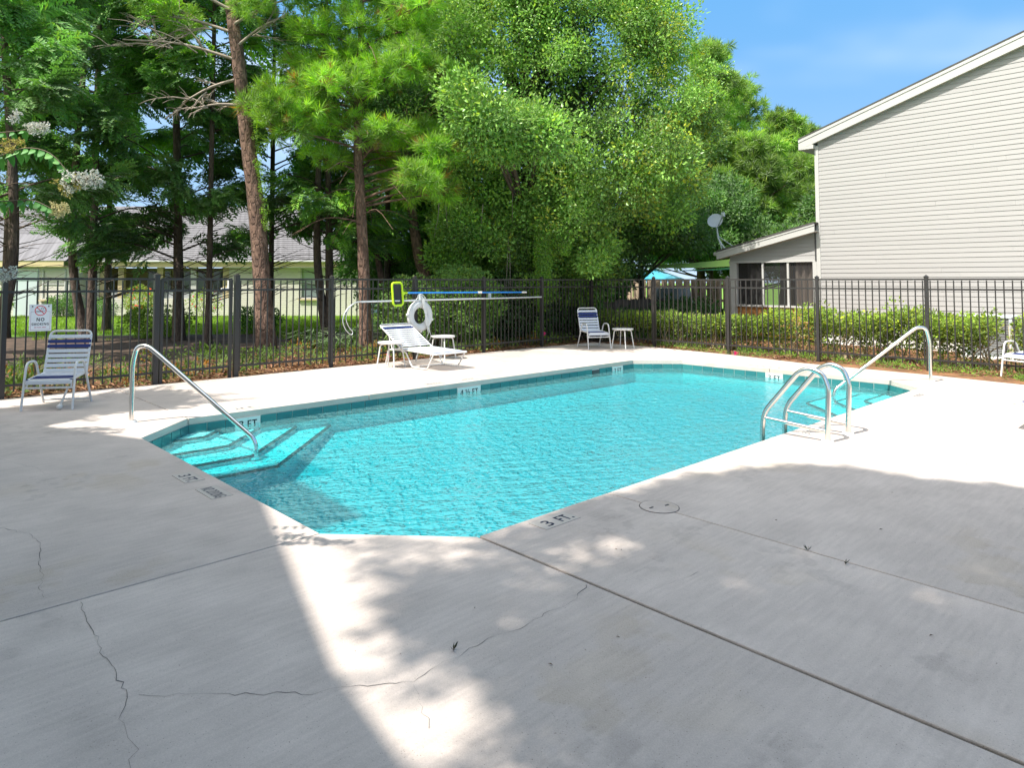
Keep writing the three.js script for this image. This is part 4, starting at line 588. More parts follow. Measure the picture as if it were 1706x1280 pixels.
// sprays filling a set of clumps [centre, radii], more towards their outer and upper side
function fillClumps(clumps, per, q, out, opt = {}) {
  for (const [c, r, k0 = 1] of clumps) {
    const n = Math.round(per * (opt.byArea ? r.x * r.y * 1.4 + 0.15 : 1)), tone = (opt.tone?.(q) ?? 1) * k0;
    for (let i = 0; i < n; i++) { const d = rdir(q), rad = 0.45 + 0.55 * Math.sqrt(q()), p = V(c.x + d.x * r.x * rad, c.y + d.y * r.y * rad, c.z + d.z * r.z * rad), dir = d.clone().add(V(0, opt.up ?? 0.35, 0)).addScaledVector(rdir(q), 0.45).normalize(); out.push([p, dir, q() * 6.28, (opt.size ?? 1) * (1 - 0.45 * (opt.vary ?? 0.5) + q() * (opt.vary ?? 0.5)), tone * (0.85 + q() * 0.3)]); }
  }
  return out;
}
const limb = (pts, r0, r1, n = 14, radial = 7) => sweep(curve(pts, n), (u) => lerp(r0, r1, u), radial);
function trunkGeo(pts, r0, r1, n, radial, seed, flare = 0.35) { const q = rngOf(seed), ph = q() * 6; return sweep(curve(pts, n), (u) => { const r = lerp(r0, r1, u) * (1 + flare * Math.exp(-u * 22)); return (a) => r * (1 + 0.05 * Math.sin(a * 3 + ph + u * 9) + 0.035 * Math.sin(a * 7 - u * 31)); }, radial); }

// ------------------------------------------------------------------ oak in the middle
{
  const q = rngOf(501), base = V(0.98, 0, -18), t = thing('oak_tree', 'large spreading oak with dense small leaves beyond the fence corner', 'tree', V(0, 0, 0));
  const clumps = [], limbs = [trunkGeo([[0.98, -0.15, -18], [0.95, 1.9, -18], [0.9, 3.2, -18.1], [1.2, 5.5, -18.6], [1.6, 8.5, -19]], 0.27, 0.10, 40, 12, 3)];
  for (let i = 0; i < 330; i++) {
    const d = rdir(q); if (d.z < -0.35) continue; const rad = 0.72 + 0.32 * q(); let y = 6.3 + d.y * 6.2 * rad; if (y < 1.75) y = 1.75 + q() * 0.6;
    const x = 1.95 + d.x * 3.75 * rad - 0.10 * (y - 6), z = -19.2 + d.z * 3.2 * rad * (y < 3 ? 0.8 : 1), r = 0.55 + q() * 0.55;
    if (y > 7 && x > 4.6 && q() < 0.5) continue; if (x > 3.0 && y < 2.8) continue;
    clumps.push([V(x, y, z), V(r, r * 0.72, r)]);
    if (i % 4 === 0) limbs.push(limb([[0.95, clamp(y * 0.55, 2.4, 7), -18.1], [lerp(0.95, x, 0.5), lerp(y * 0.6, y, 0.55) + 0.3, lerp(-18.1, z, 0.5)], [x, y, z]], 0.05, 0.012, 8, 5));
  }
  for (let i = 0; i < 46; i++) { const r = 0.3 + q() * 0.3; clumps.push([V(-1.3 + q() * 4.2, 1.15 + Math.pow(q(), 0.8) * 2.2, -16.9 - q() * 1.3), V(r, r * 0.75, r)]); }
  for (let i = 0; i < 16; i++) { const p = A(8.7 + q() * 2.3, -10.9 + q() * 1.3, 4.3 + q() * 1.1); clumps.push([p, V(0.5, 0.34, 0.5)]); if (i % 3 === 0) limbs.push(limb([[0.93, 3.0, -18.1], [lerp(0.95, p.x, 0.5), 4.2, lerp(-18.1, p.z, 0.5)], [p.x, p.y, p.z]], 0.06, 0.012, 10, 5)); }  // overhanging clumps placed to shade the far armchair and table
  part('trunk', limbs, M.darkBark, t);
  const all = fillClumps(clumps, 30, q, [], { tone: (q) => 0.62 + q() * 0.72, up: 0.5, size: 1.0, vary: 0.9 }), a = [], b = [], w = [];
  for (const e of all) { const k = q(); (e[0].x > 3 && k < 0.16) || k < 0.02 ? w.push(e) : k < 0.62 ? a.push(e) : b.push(e); }
  scatter('crown', G.oak[0], L_.oak, a, t); scatter('crown', G.oak[1], L_.oakGloss, b, t); scatter('crown', G.oak[0], L_.oakWarm, w, t);
  scatter('inner_crown', G.broad, L_.broad, fillClumps(Array.from({ length: 40 }, () => { const d = rdir(q); return [V(1.9 + d.x * 2.3 * q(), 6 + d.y * 4.2 * q(), -19.6 + d.z * 1.6), V(1.2, 1, 1)]; }), 26, q, [], { tone: () => 0.5 }), t);  // inner leaves darkened, crown shade put into their tone
}
// ------------------------------------------------------------------ two pines on the left of it
{
  const q = rngOf(77), t = thing('pine_tree', 'young pine with bright yellow-green needles and a straight brown trunk', 'tree', V(0, 0, 0));
  const trunk = [[-2.66, -0.1, -14.9], [-2.71, 1.35, -14.9], [-2.79, 3.03, -14.9], [-2.87, 4.34, -14.9], [-2.87, 5.66, -14.95], [-2.85, 6.86, -15], [-2.87, 8.7, -15], [-2.85, 11.5, -15]];
  const spots = [[-2.72, 7.13, 0.75], [-3.5, 6.9, 0.7], [-2.0, 7.0, 0.72], [-1.5, 7.3, 0.55], [-4.1, 6.25, 0.6], [-2.6, 6.25, 0.75], [-1.6, 6.15, 0.7], [-3.3, 6.2, 0.7], [-4.55, 5.6, 0.55], [-3.8, 5.65, 0.7], [-3.1, 5.6, 0.6], [-2.2, 5.8, 0.6], [-1.15, 5.95, 0.55], [-4.6, 5.1, 0.45], [-3.9, 5.05, 0.6], [-3.3, 4.9, 0.5], [-4.3, 4.7, 0.4], [-2.2, 4.5, 0.42], [-1.75, 4.62, 0.45], [-1.4, 4.7, 0.35], [-2.55, 4.3, 0.3], [-1.75, 3.5, 0.42], [-1.35, 3.62, 0.42], [-1.1, 3.45, 0.3], [-2.1, 3.75, 0.3], [-1.0, 4.1, 0.35], [-3.6, 4.2, 0.35], [-2.4, 8, 0.8], [-3.3, 8.3, 0.8], [-2.7, 9.3, 0.9], [-2.2, 10, 0.7], [-3.2, 10.3, 0.7], [-2.8, 11.3, 0.6]];
  const clumps = [], limbs = [trunkGeo(trunk, 0.135, 0.05, 50, 12, 9)];
  spots.forEach(([x, y, r], i) => { const z = -14.9 + (q() - 0.35) * 1.5; for (let k = 0; k < 9; k++) { const d = rdir(q), u = 0.35 + 0.75 * q(), e = V(x + d.x * r * u * 1.05, y + d.y * r * 0.42 * u, z + d.z * r * u), s = 0.26 + 0.24 * q(); clumps.push([e, V(r * s, r * s * 0.55, r * s)]); limbs.push(limb([[x, y - 0.05, z], [lerp(x, e.x, 0.5), lerp(y, e.y, 0.5) - 0.05, lerp(z, e.z, 0.5)], [e.x, e.y, e.z]], 0.010, 0.004, 4, 4)); } limbs.push(limb([[-2.8, Math.max(2.8, y - 0.35), -14.95], [lerp(-2.8, x, 0.5), y - 0.18, lerp(-14.95, z, 0.5)], [x, y - 0.05, z]], 0.035, 0.012, 8, 5)); });
  for (let i = 0; i < 46; i++) { const y = 2.6 + q() * 4, a = q() * 6.28, L = 0.5 + q() * 1.2, dx = Math.cos(a) * L, dz = Math.sin(a) * L; limbs.push(limb([[-2.8, y, -14.92], [-2.8 + dx * 0.5, y + 0.08, -14.92 + dz * 0.5], [-2.8 + dx, y - 0.15 - q() * 0.4, -14.92 + dz]], 0.012, 0.004, 6, 4)); }
  part('trunk', limbs, M.pineBark, t);
  const all = fillClumps(clumps, 10, q, [], { tone: (q) => 0.55 + q() * 0.7, up: 0.7, vary: 0.8 }); for (const e of all) if (q() < 0.05) e[4] = [1.0, 0.36, 0.9]; scatter('crown', G.tuft[0], L_.pine, all.filter((_, i) => i % 2), t); scatter('crown', G.tuft[1], L_.pine, all.filter((_, i) => !(i % 2)), t);
}
{
  const q = rngOf(78), t = thing('pine_tree', 'tall pine with a thick curving reddish trunk and bare lower branches', 'tree', V(0, 0, 0));
  const trunk = [[-4.78, -0.1, -14.9], [-4.89, 1.35, -14.9], [-5.09, 3.29, -14.9], [-5.31, 4.74, -14.9], [-5.51, 6.33, -14.9], [-5.70, 7.66, -14.95], [-5.66, 9.5, -15], [-5.5, 12.5, -15]];
  const limbs = [trunkGeo(trunk, 0.195, 0.10, 60, 14, 21, 0.3)], twigs = [], clumps = [];
  const dead = (p, dir, L, r, depth) => { const e = p.clone().addScaledVector(dir, L), m = p.clone().lerp(e, 0.5).add(V(0, 0.06 * L, 0)); twigs.push(limb([p, m, e], r, r * 0.35, 6, 4)); if (depth) for (let k = 0; k < 6; k++) { const u = 0.25 + q() * 0.75; dead(p.clone().lerp(e, u), dir.clone().addScaledVector(rdir(q), 0.75).normalize(), L * (0.3 + q() * 0.25), r * 0.5, depth - 1); } };
  for (const [y, dx, dy, dz, L] of [[6.3, -1, 0.12, 0.25, 2.3], [6.9, -1, 0.2, 0.0, 2.0], [5.9, -0.85, -0.5, 0.3, 1.3], [7.1, 0.9, 0.35, 0.1, 1.5], [6.6, 0.9, 0.5, 0.2, 1.2], [7.4, -0.9, 0.3, 0.3, 1.6], [5.3, -0.8, -0.15, 0.4, 1.0]]) dead(V(-5.5 - (y - 6.3) * 0.13, y, -14.85), V(dx, dy, dz).normalize(), L, 0.04, 2);
  for (let i = 0; i < 26; i++) { const y = 8.4 + q() * 4.4, a = q() * 6.28, L = 0.8 + q() * 1.6, p = V(-5.6 + Math.cos(a) * L, y, -15 + Math.sin(a) * L); clumps.push([p, V(0.75, 0.4, 0.75)]); limbs.push(limb([[-5.6, y - 0.3, -15], [p.x, p.y, p.z]], 0.04, 0.015, 6, 5)); }
  for (const p of [[-5.1, 7.35, -14.4], [-4.75, 7.6, -14.7], [-7.3, 7.5, -14.5], [-6.8, 7.2, -15]]) clumps.push([V(...p), V(0.35, 0.2, 0.35)]);
  part('trunk', limbs, M.pineBark, t); part('dead_branches', twigs, M.deadTwig, t);
  scatter('crown', G.tuft[0], L_.pineBg, fillClumps(clumps, 40, q, [], { tone: (q) => 0.8 + q() * 0.4 }), t);
  const ivy = []; for (let i = 0; i < 60; i++) { const u = q(), y = 2.6 + u * 3.2, x = -5.02 - (y - 2.9) * 0.135; ivy.push([V(x + 0.17 + q() * 0.06, y, -14.82 + q() * 0.1), rdir(q), q() * 6, 0.35 + q() * 0.3, 0.8 + q() * 0.4]); } scatter('ivy', G.small, L_.vine, ivy, t);
}
// ------------------------------------------------------------------ dark cedars on the left
function cedar(label, x, z, H, R, y0, seed, o = {}) {
  const q = rngOf(seed), t = thing('cedar_tree', label, 'tree', V(0, 0, 0)), lean = o.lean ?? 0, limbs = [], fans = [[], []], tx = (y) => x + lean * y;
  const stems = o.stems ?? [[0, 0]];
  for (const [sx, sz] of stems) limbs.push(trunkGeo([[x + sx * 0.2, -0.15, z], [tx(2) + sx, 2, z + sz], [tx(H * 0.6) + sx * 0.6, H * 0.6, z + sz], [tx(H), H, z]], o.r ?? 0.13, 0.03, 30, 9, seed));
  for (let y = y0; y < H; y += 0.13 + q() * 0.12) {
    const a = q() * 6.28, fr = (y - y0) / (H - y0), L = R * (fr < 0.15 ? 0.75 + fr * 1.6 : 1) * (1 - 0.72 * fr) * (0.6 + q() * 0.55); if (q() < (o.gap ?? 0.12) * 0.6) continue;
    const p = V(tx(y), y, z), e = V(p.x + Math.cos(a) * L, y + L * (0.28 - 0.1 * q()), z + Math.sin(a) * L), m = p.clone().lerp(e, 0.5).add(V(0, 0.08 * L, 0));
    limbs.push(limb([p, m, e], 0.028 * (1.1 - fr * 0.7), 0.006, 6, 4));
    const n = Math.round(L * (o.dense ?? 12) * 2.1), tone = 0.7 + q() * 0.6;
    for (let k = 0; k < n; k++) { const u = 0.28 + 0.72 * Math.pow(q(), 0.7), c = p.clone().lerp(e, u).add(V((q() - 0.5) * 0.5, 0.1 - q() * 0.3, (q() - 0.5) * 0.5)), d = V(Math.cos(a), 0.05 - q() * 0.55, Math.sin(a)).addScaledVector(rdir(q), 0.6).normalize(); fans[k % 2].push([c, d, (q() - 0.5) * 0.9, 0.55 + q() * 0.6, tone * (0.8 + q() * 0.4)]); }
  }
  for (let i = 0; i < (o.twigs ?? 40); i++) { const y = 0.9 + q() * 2.6, a = q() * 6.28, L = 0.5 + q() * 1.3, p = V(tx(y), y, z); limbs.push(limb([p, [p.x + Math.cos(a) * L * 0.5, y + 0.12 * L + 0.05, z + Math.sin(a) * L * 0.5], [p.x + Math.cos(a) * L, y + L * (0.5 * q()), z + Math.sin(a) * L]], 0.014, 0.003, 6, 4)); }
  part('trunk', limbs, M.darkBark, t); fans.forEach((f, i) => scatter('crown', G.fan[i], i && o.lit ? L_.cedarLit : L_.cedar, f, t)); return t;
}
cedar('dark cedar with a slim forked trunk behind the no smoking sign', -10.0, -17.4, 12.5, 2.7, 2.35, 31, { stems: [[0, 0], [-0.45, 0.1]], gap: 0.1 });
cedar('dark cedar with a straight dark trunk behind the gate', -8.05, -18.0, 13, 2.8, 2.05, 32, { lean: -0.035, r: 0.16, gap: 0.08 });
cedar('dark cedar at the far left edge beside the fence end', -9.7, -13.4, 11, 2.6, 2.5, 33, { lean: -0.03, stems: [[0, 0], [0.5, 0], [-0.4, 0.2]], gap: 0.16 });
cedar('dark cedar standing farther back left of the thick pine trunk', -6.4, -20.2, 13, 2.6, 2.6, 34, { gap: 0.12, r: 0.1 });
cedar('small dark forked cedar between the two pine trunks', -4.15, -18.0, 9.5, 1.9, 2.3, 35, { stems: [[0, 0], [-0.28, 0.1]], gap: 0.2, lean: -0.02, lit: true });
cedar('dark cedar behind the left end of the fence, second from the left edge', -13.0, -18.6, 13, 2.8, 2.8, 36, {});
cedar('dark cedar far back with its top between the pines', -3.2, -21.5, 11, 2.0, 2.3, 37, { lit: true });
cedar('tall cedar back left, half its sprays coloured a sunlit green', -11.6, -21, 14.5, 2.9, 4.5, 38, { lit: true, dense: 14 });
cedar('tall cedar right of the thick pine, green tops touching the sky', -6.9, -17.0, 12.5, 1.7, 5.2, 41, { lit: true, dense: 12, r: 0.09 });
cedar('broad cedar out of view left of the pool deck, shading the strap chair', -8.5, -5.6, 7.0, 2.7, 2.6, 39, { dense: 16, gap: 0.05 });  // out of view, placed to shade the strap chair
// ------------------------------------------------------------------ smaller trunks near the oak
{
  const q = rngOf(91);
  for (const [pts, r0, r1, label] of [[[[-1.40, -0.1, -18], [-1.48, 0.69, -18], [-1.64, 1.47, -18], [-1.88, 2.25, -18], [-2.02, 3.04, -18.1], [-2.3, 5.2, -18.4], [-2.2, 7.5, -18.6]], 0.21, 0.08, 'leaning brown-trunked tree behind the life ring'], [[[-2.62, -0.1, -18.6], [-2.75, 0.8, -18.6], [-3.0, 1.95, -18.6], [-3.14, 2.9, -18.6], [-3.1, 5.5, -18.8]], 0.11, 0.05, 'slender brown trunk just right of the young pine']]) {
    const t = thing('slender_tree', label, 'tree', V(0, 0, 0)), limbs = [trunkGeo(pts, r0, r1, 30, 10, 12)], top = pts[pts.length - 1], clumps = [];
    for (let i = 0; i < 16; i++) { const d = rdir(q), p = V(top[0] + d.x * 1.5, top[1] - 0.8 + d.y * 2.4, top[2] + d.z * 1.3); if (p.y < 2.9) continue; clumps.push([p, V(0.6, 0.45, 0.6)]); limbs.push(limb([[lerp(pts[4][0], top[0], 0.4), Math.max(2.6, p.y - 1), pts[4][2]], [p.x, p.y, p.z]], 0.03, 0.01, 6, 4)); }
    part('trunk', limbs, M.pineBark, t); scatter('crown', G.broad, L_.broad, fillClumps(clumps, 34, q, [], { tone: (q) => 0.55 + q() * 0.5 }), t);
  }
}
// ------------------------------------------------------------------ pines in the background on the right
for (const [i, [x, z, H, R, label]] of [[9.6, -30, 12.0, 2.4, 'tall background pine nearest to the oak, highest of its row'], [11.7, -33, 11.3, 2.4, 'background pine with a bushy top left of the siding house'], [13.5, -32, 9.2, 2.2, 'background pine with an open crown close to the siding house'], [15.6, -34, 8.9, 2.4, 'background pine whose top shows over the house eave'], [10.6, -27.5, 7.2, 2.4, 'lower bright pine standing behind the satellite dish'], [13.0, -29, 6.6, 2.2, 'low pine right behind the porch roof'], [8.4, -28, 8.5, 2.3, 'background pine half hidden behind the oak']].entries()) {
  const q = rngOf(600 + i), t = thing('background_pine', label, 'tree', V(0, 0, 0)), limbs = [trunkGeo([[x, -0.1, z], [x + 0.2, H * 0.5, z], [x - 0.1, H, z]], 0.2, 0.05, 24, 8, 40 + i)], clumps = [];
  for (let k = 0; k < 95; k++) { const u = Math.pow(q(), 0.8), y = lerp(H * 0.16, H * 0.98, u), a = q() * 6.28, L = R * (1.12 - 0.85 * u) * (0.3 + 0.75 * q()), r = 0.26 + q() * 0.36, p = V(x + Math.cos(a) * L, y + 0.25 * L * q(), z + Math.sin(a) * L); clumps.push([p, V(r, r * 0.5, r)]); limbs.push(limb([[x, y - 0.35, z], [lerp(x, p.x, 0.6), y - 0.1, lerp(z, p.z, 0.6)], [p.x, p.y, p.z]], 0.04, 0.012, 6, 4)); }
  part('trunk', limbs, M.pineBark, t); scatter('crown', G.bigTuft, L_.pineBg, fillClumps(clumps, 17, q, [], { tone: (q) => 0.5 + q() * 0.75, up: 0.6, vary: 0.8 }), t);
}
// ------------------------------------------------------------------ broad trees and undergrowth behind the fence corner
for (const [i, [x, y, z, rx, ry, n, label]] of [[4.6, 2.4, -21.5, 2.4, 1.7, 60, 'dark leafy tree overhanging the neighbouring yard'], [-0.6, 3.2, -22.5, 2.0, 2.6, 70, 'dark leafy tree in the shade behind the leaning trunk'], [8.2, 3.0, -26, 2.4, 2.4, 60, 'leafy tree behind the turquoise umbrella'], [2.6, 1.6, -20.2, 1.6, 1.2, 40, 'dark leafy shrub tree behind the fence corner'], [-3.4, 3.0, -25, 1.8, 2.8, 56, 'leafy tree at the right end of the white brick house'], [11.5, 2.2, -24, 2.0, 1.8, 44, 'leafy shrub tree behind the porch of the siding house']].entries()) {
  const q = rngOf(700 + i), t = thing('leafy_tree', label, 'tree', V(0, 0, 0)), limbs = [trunkGeo([[x, -0.1, z], [x + 0.1, y * 0.6, z], [x, y + ry * 0.5, z]], 0.13, 0.03, 20, 8, 50 + i)], clumps = [];
  for (let k = 0; k < n; k++) { const d = rdir(q), rr = 0.6 + 0.45 * q(), p = V(x + d.x * rx * rr, Math.max(x > 3.5 ? 2.85 : 0.7, y + d.y * ry * rr), z + d.z * rx * 0.8 * rr); clumps.push([p, V(0.55, 0.42, 0.55)]); if (k % 3 === 0) limbs.push(limb([[x, y * 0.6, z], [p.x, p.y, p.z]], 0.03, 0.01, 6, 4)); }
  part('trunk', limbs, M.darkBark, t); scatter('crown', G.broad, L_.broad, fillClumps(clumps, 30, q, [], { tone: (q) => 0.6 + q() * 0.6 }), t);
}
{
  const q = rngOf(808), list = [];
  for (let i = 0; i < 2600; i++) { const x = -2.6 + q() * 9.0, z = -18.6 - q() * 5.5, h = 0.3 + 1.9 * n1(x * 0.7 + 50, z * 0.5 + 90, 256) * (z < -19.5 ? 1.4 : 0.7) * (x > 2.8 ? 0.3 : 1); list.push([V(x, q() * h, z), rdir(q).add(V(0, 0.6, 0)).normalize(), q() * 6, 0.7 + q() * 0.6, 0.45 + q() * 0.5]); }
  tag(scatter('undergrowth', G.broad, L_.broad, list, scene, 'stuff'), 'dark green undergrowth beneath the trees behind the fence corner');  // leaf tones kept dark to stand in for woodland shade
}
function shrub(name, label, pos, rx, h, n, geo, mat, seed, tone = 1, cat = 'shrub', group) {
  const q = rngOf(seed), t = thing(name, label, cat, pos, 0, group), list = [], stems = [];
  for (let i = 0; i < n; i++) { const d = rdir(q), rr = 0.4 + 0.6 * Math.sqrt(q()); list.push([V(d.x * rx * rr, h * 0.55 + d.y * h * 0.48 * rr, d.z * rx * rr), d.clone().add(V(0, 0.5, 0)).addScaledVector(rdir(q), 0.4).normalize(), q() * 6.28, 0.8 + q() * 0.5, tone * (0.75 + q() * 0.5)]); }
  for (let i = 0; i < 9; i++) { const a = q() * 6.28; stems.push(limb([[Math.cos(a) * 0.05, -0.05, Math.sin(a) * 0.05], [Math.cos(a) * rx * 0.3, h * 0.35, Math.sin(a) * rx * 0.3], [Math.cos(a) * rx * 0.6, h * 0.7, Math.sin(a) * rx * 0.6]], 0.012, 0.005, 6, 4)); }
  part('stem', stems, M.twig, t); scatter('foliage', geo, mat, list, t); return t;
}
shrub('leafy_shrub', 'bright green glossy shrub behind the fence right of the life ring', A(10.3, -12.1), 0.95, 1.75, 420, G.small, L_.shrub, 1, 1.1);
shrub('leafy_shrub', 'green shrub behind the fence between the life ring and the bright shrub', A(9.1, -12.4), 0.8, 1.5, 260, G.small, L_.shrub, 2, 0.9);
shrub('leafy_shrub', 'dark shrub with shade put into its leaf tone, behind the fence left of the far armchair', A(12.3, -12.6), 0.95, 1.3, 300, G.broad, L_.broad, 3, 0.6);  // low tone puts shade into the leaf colour
shrub('leafy_shrub', 'dark ivy-covered shrub directly behind the far armchair', A(13.9, -12.6), 0.8, 1.5, 240, G.broad, L_.broad, 4, 0.7);
shrub('leafy_shrub', 'tall leafy shrub rising between the fence corner and the board fence', A(14.9, -12.7), 0.8, 2.6, 280, G.broad, L_.broad, 5, 0.9);
shrub('leafy_shrub', 'pale green bush with an upright habit at the left end of the brick house', V(-19.9, -0.05, -27.6), 0.75, 1.2, 160, G.small, L_.shrub, 6, 1.1);
shrub('leafy_shrub', 'dark round bush under the window of the brick house', V(-17.6, -0.05, -28.6), 0.6, 0.95, 150, G.small, L_.broad, 7, 0.8);
shrub('leafy_shrub', 'thin low bush before the porch of the brick house', V(-16.2, -0.05, -28.9), 0.7, 0.75, 80, G.small, L_.broad, 8, 0.9);
shrub('leafy_shrub', 'small dark bush on the lawn left of the forked cedar', V(-6.9, -0.05, -20.6), 0.65, 0.75, 120, G.small, L_.broad, 9, 0.9);
shrub('leafy_shrub', 'low bright green bush on the lawn behind the strap chair', V(-9.0, -0.05, -18.9), 0.9, 0.8, 150, G.small, L_.weed, 10, 1);
for (const [i, [x, red, label]] of [[-14.6, [0.85, 0.06, 0.03], 'red-flowering yellow-green bush in front of the brick house'], [-11.9, [0.8, 0.08, 0.12], 'sparse rose bush with a few red blooms in front of the brick house']].entries()) {
  const t = shrub('flowering_bush', label, V(x, -0.05, -29.0), i ? 0.7 : 0.62, i ? 1.15 : 1.25, i ? 60 : 170, G.small, L_.hedge, 14 + i, 1.2, 'flowering bush'), q = rngOf(20 + i), fl = [];
  for (let k = 0; k < (i ? 16 : 46); k++) { const d = rdir(q); fl.push(new THREE.IcosahedronGeometry(0.035, 0).translate(d.x * 0.6, 0.8 + d.y * 0.5, d.z * 0.6)); } part('blossom', fl, S({ color: C(...red), roughness: 0.8 }), t);
}
// strap-leaved plants
{
  const q0 = rngOf(4), blades = []; for (let i = 0; i < 70; i++) { const a = q0() * 6.28, L = 0.55 + q0() * 0.5, e = 0.25 + q0() * 0.75, d = V(Math.cos(a) * Math.sin(e), Math.cos(e), Math.sin(a) * Math.sin(e)), m = d.clone().multiplyScalar(L * 0.55), tip = m.clone().add(V(Math.cos(a) * L * 0.45, L * 0.1 - 0.22 * q0(), Math.sin(a) * L * 0.45)), s = V(-Math.sin(a), 0, Math.cos(a)).multiplyScalar(0.016); blades.push([V(0, 0, 0), m.clone().lerp(tip, 0.3), s, V(0, 0, 0), shade(q0, 0.1)], [m, tip, s.clone().multiplyScalar(0.8), V(0, 0, 0), shade(q0, 0.1)]); }
  const g = fromLeaves(blades), mat = leafMat([0.075, 0.17, 0.02], 0.35);
  const spots = [[-3.35, -14.7, 'strap-leaved plant behind the fence left of the young pine trunk'], [-2.15, -15.1, 'strap-leaved plant behind the fence right of the young pine trunk'], [-3.1, -15.9, 'strap-leaved plant in the back row behind the rescue hook'], [-1.7, -15.9, 'strap-leaved plant behind the chaise lounge backrest'], [-3.9, -15.3, 'strap-leaved plant farthest left, beside the fence post and hook']];
  spots.forEach(([x, z, label], i) => { const t = thing('strap_plant', label, 'plant', V(x, -0.06, z), i * 1.3); t.scale.setScalar(0.9 + 0.15 * (i % 3)); part('foliage', g, mat, t).userData.kind = 'stuff'; });
}
// hanging vine
{
  const q = rngOf(55), t = thing('hanging_vine', 'bright green vine hanging in a column from the oak to the fence', 'vine', V(0, 0, 0)), list = [], stem = [];
  for (const [x, w, y0, y1, n] of [[1.27, 0.16, 1.1, 3.2, 260], [1.2, 0.05, 0.2, 1.3, 30], [1.75, 0.22, 2.2, 3.3, 150]]) { for (let i = 0; i < n; i++) { const y = lerp(y0, y1, q()); list.push([V(x + (q() - 0.5) * 2 * w * (0.5 + 0.5 * (y - y0) / (y1 - y0)), y, -16.55 + (q() - 0.5) * 0.3), V((q() - 0.5), 0.2, 1).normalize(), q() * 6, 0.55 + q() * 0.4, 0.8 + q() * 0.4]); } stem.push(limb([[x, y0, -16.6], [x + 0.05, (y0 + y1) / 2, -16.6], [x, y1 + 0.6, -16.8]], 0.012, 0.008, 8, 4)); }
  part('stem', stem, M.twig, t); scatter('foliage', G.small, L_.vine, list, t);
  const bare = []; for (let i = 0; i < 6; i++) { const x = -1.3 + q() * 2.0, y = 2.2 + q() * 2; bare.push(limb([[x, y, -16.9], [x + 0.1 * (q() - 0.5), y - 0.5, -16.85], [x + 0.3 * (q() - 0.5), y - 1 - q() * 0.4, -16.9]], 0.011, 0.006, 8, 4)); } part('bare_vine', bare, M.deadTwig, t);
}
// hedge between the right fence and the house
{
  const q = rngOf(66), t = thing('hedge', 'clipped yellow-green hedge with bare crooked stems along the right fence', 'hedge', V(0, 0, 0)), list = [], stems = [], dirs = () => rdir(q).add(V(0, 0.7, 0)).normalize();
  for (let i = 0; i < 3000; i++) {
    const b = -11.8 + q() * 12.2, tall = b > -6.9, top = tall ? 0.72 + 0.16 * n1(b * 1.7 + 40, 3.3, 256) + (q() < 0.05 ? 0.25 * q() : 0) : 0.60 + 0.05 * n1(b * 2, 8, 256), bot = tall ? 0.30 : 0.36, y = lerp(top, bot, Math.pow(q(), 1.5)), p = A(14.45 + (q() - 0.5) * 0.75, b, y); if (y < 0.46 && q() < 0.6) continue; if (n1(b * 2.6 + 90, y * 5 + 20, 256) < (tall ? 0.27 : 0.14)) continue;
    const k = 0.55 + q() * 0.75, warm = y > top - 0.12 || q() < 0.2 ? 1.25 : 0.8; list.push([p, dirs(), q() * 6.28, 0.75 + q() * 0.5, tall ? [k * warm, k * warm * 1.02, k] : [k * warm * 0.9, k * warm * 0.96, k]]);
  }
  for (let i = 0; i < 260; i++) { const b = -11.8 + q() * 12.2; list.push([A(14.2 + q() * 0.5, b, 0.05 + q() * 0.25), dirs(), q() * 6.28, 0.5 + q() * 0.4, [0.7, 0.95, 0.9]]); }
  for (let i = 0; i < 150; i++) { const b = -11.8 + q() * 12.2, a = 14.45 + (q() - 0.5) * 0.4, e = () => (q() - 0.5) * 0.35; stems.push(limb([A(a, b, -0.05), A(a + e() * 0.5, b + e(), 0.22), A(a + e(), b + e(), 0.45), A(a + e() * 1.4, b + e() * 1.4, 0.75)], 0.011 + q() * 0.008, 0.004, 9, 4)); }
  part('stems', stems, M.hedgeTwig, t); scatter('foliage', G.small, L_.hedge, list, t);
}
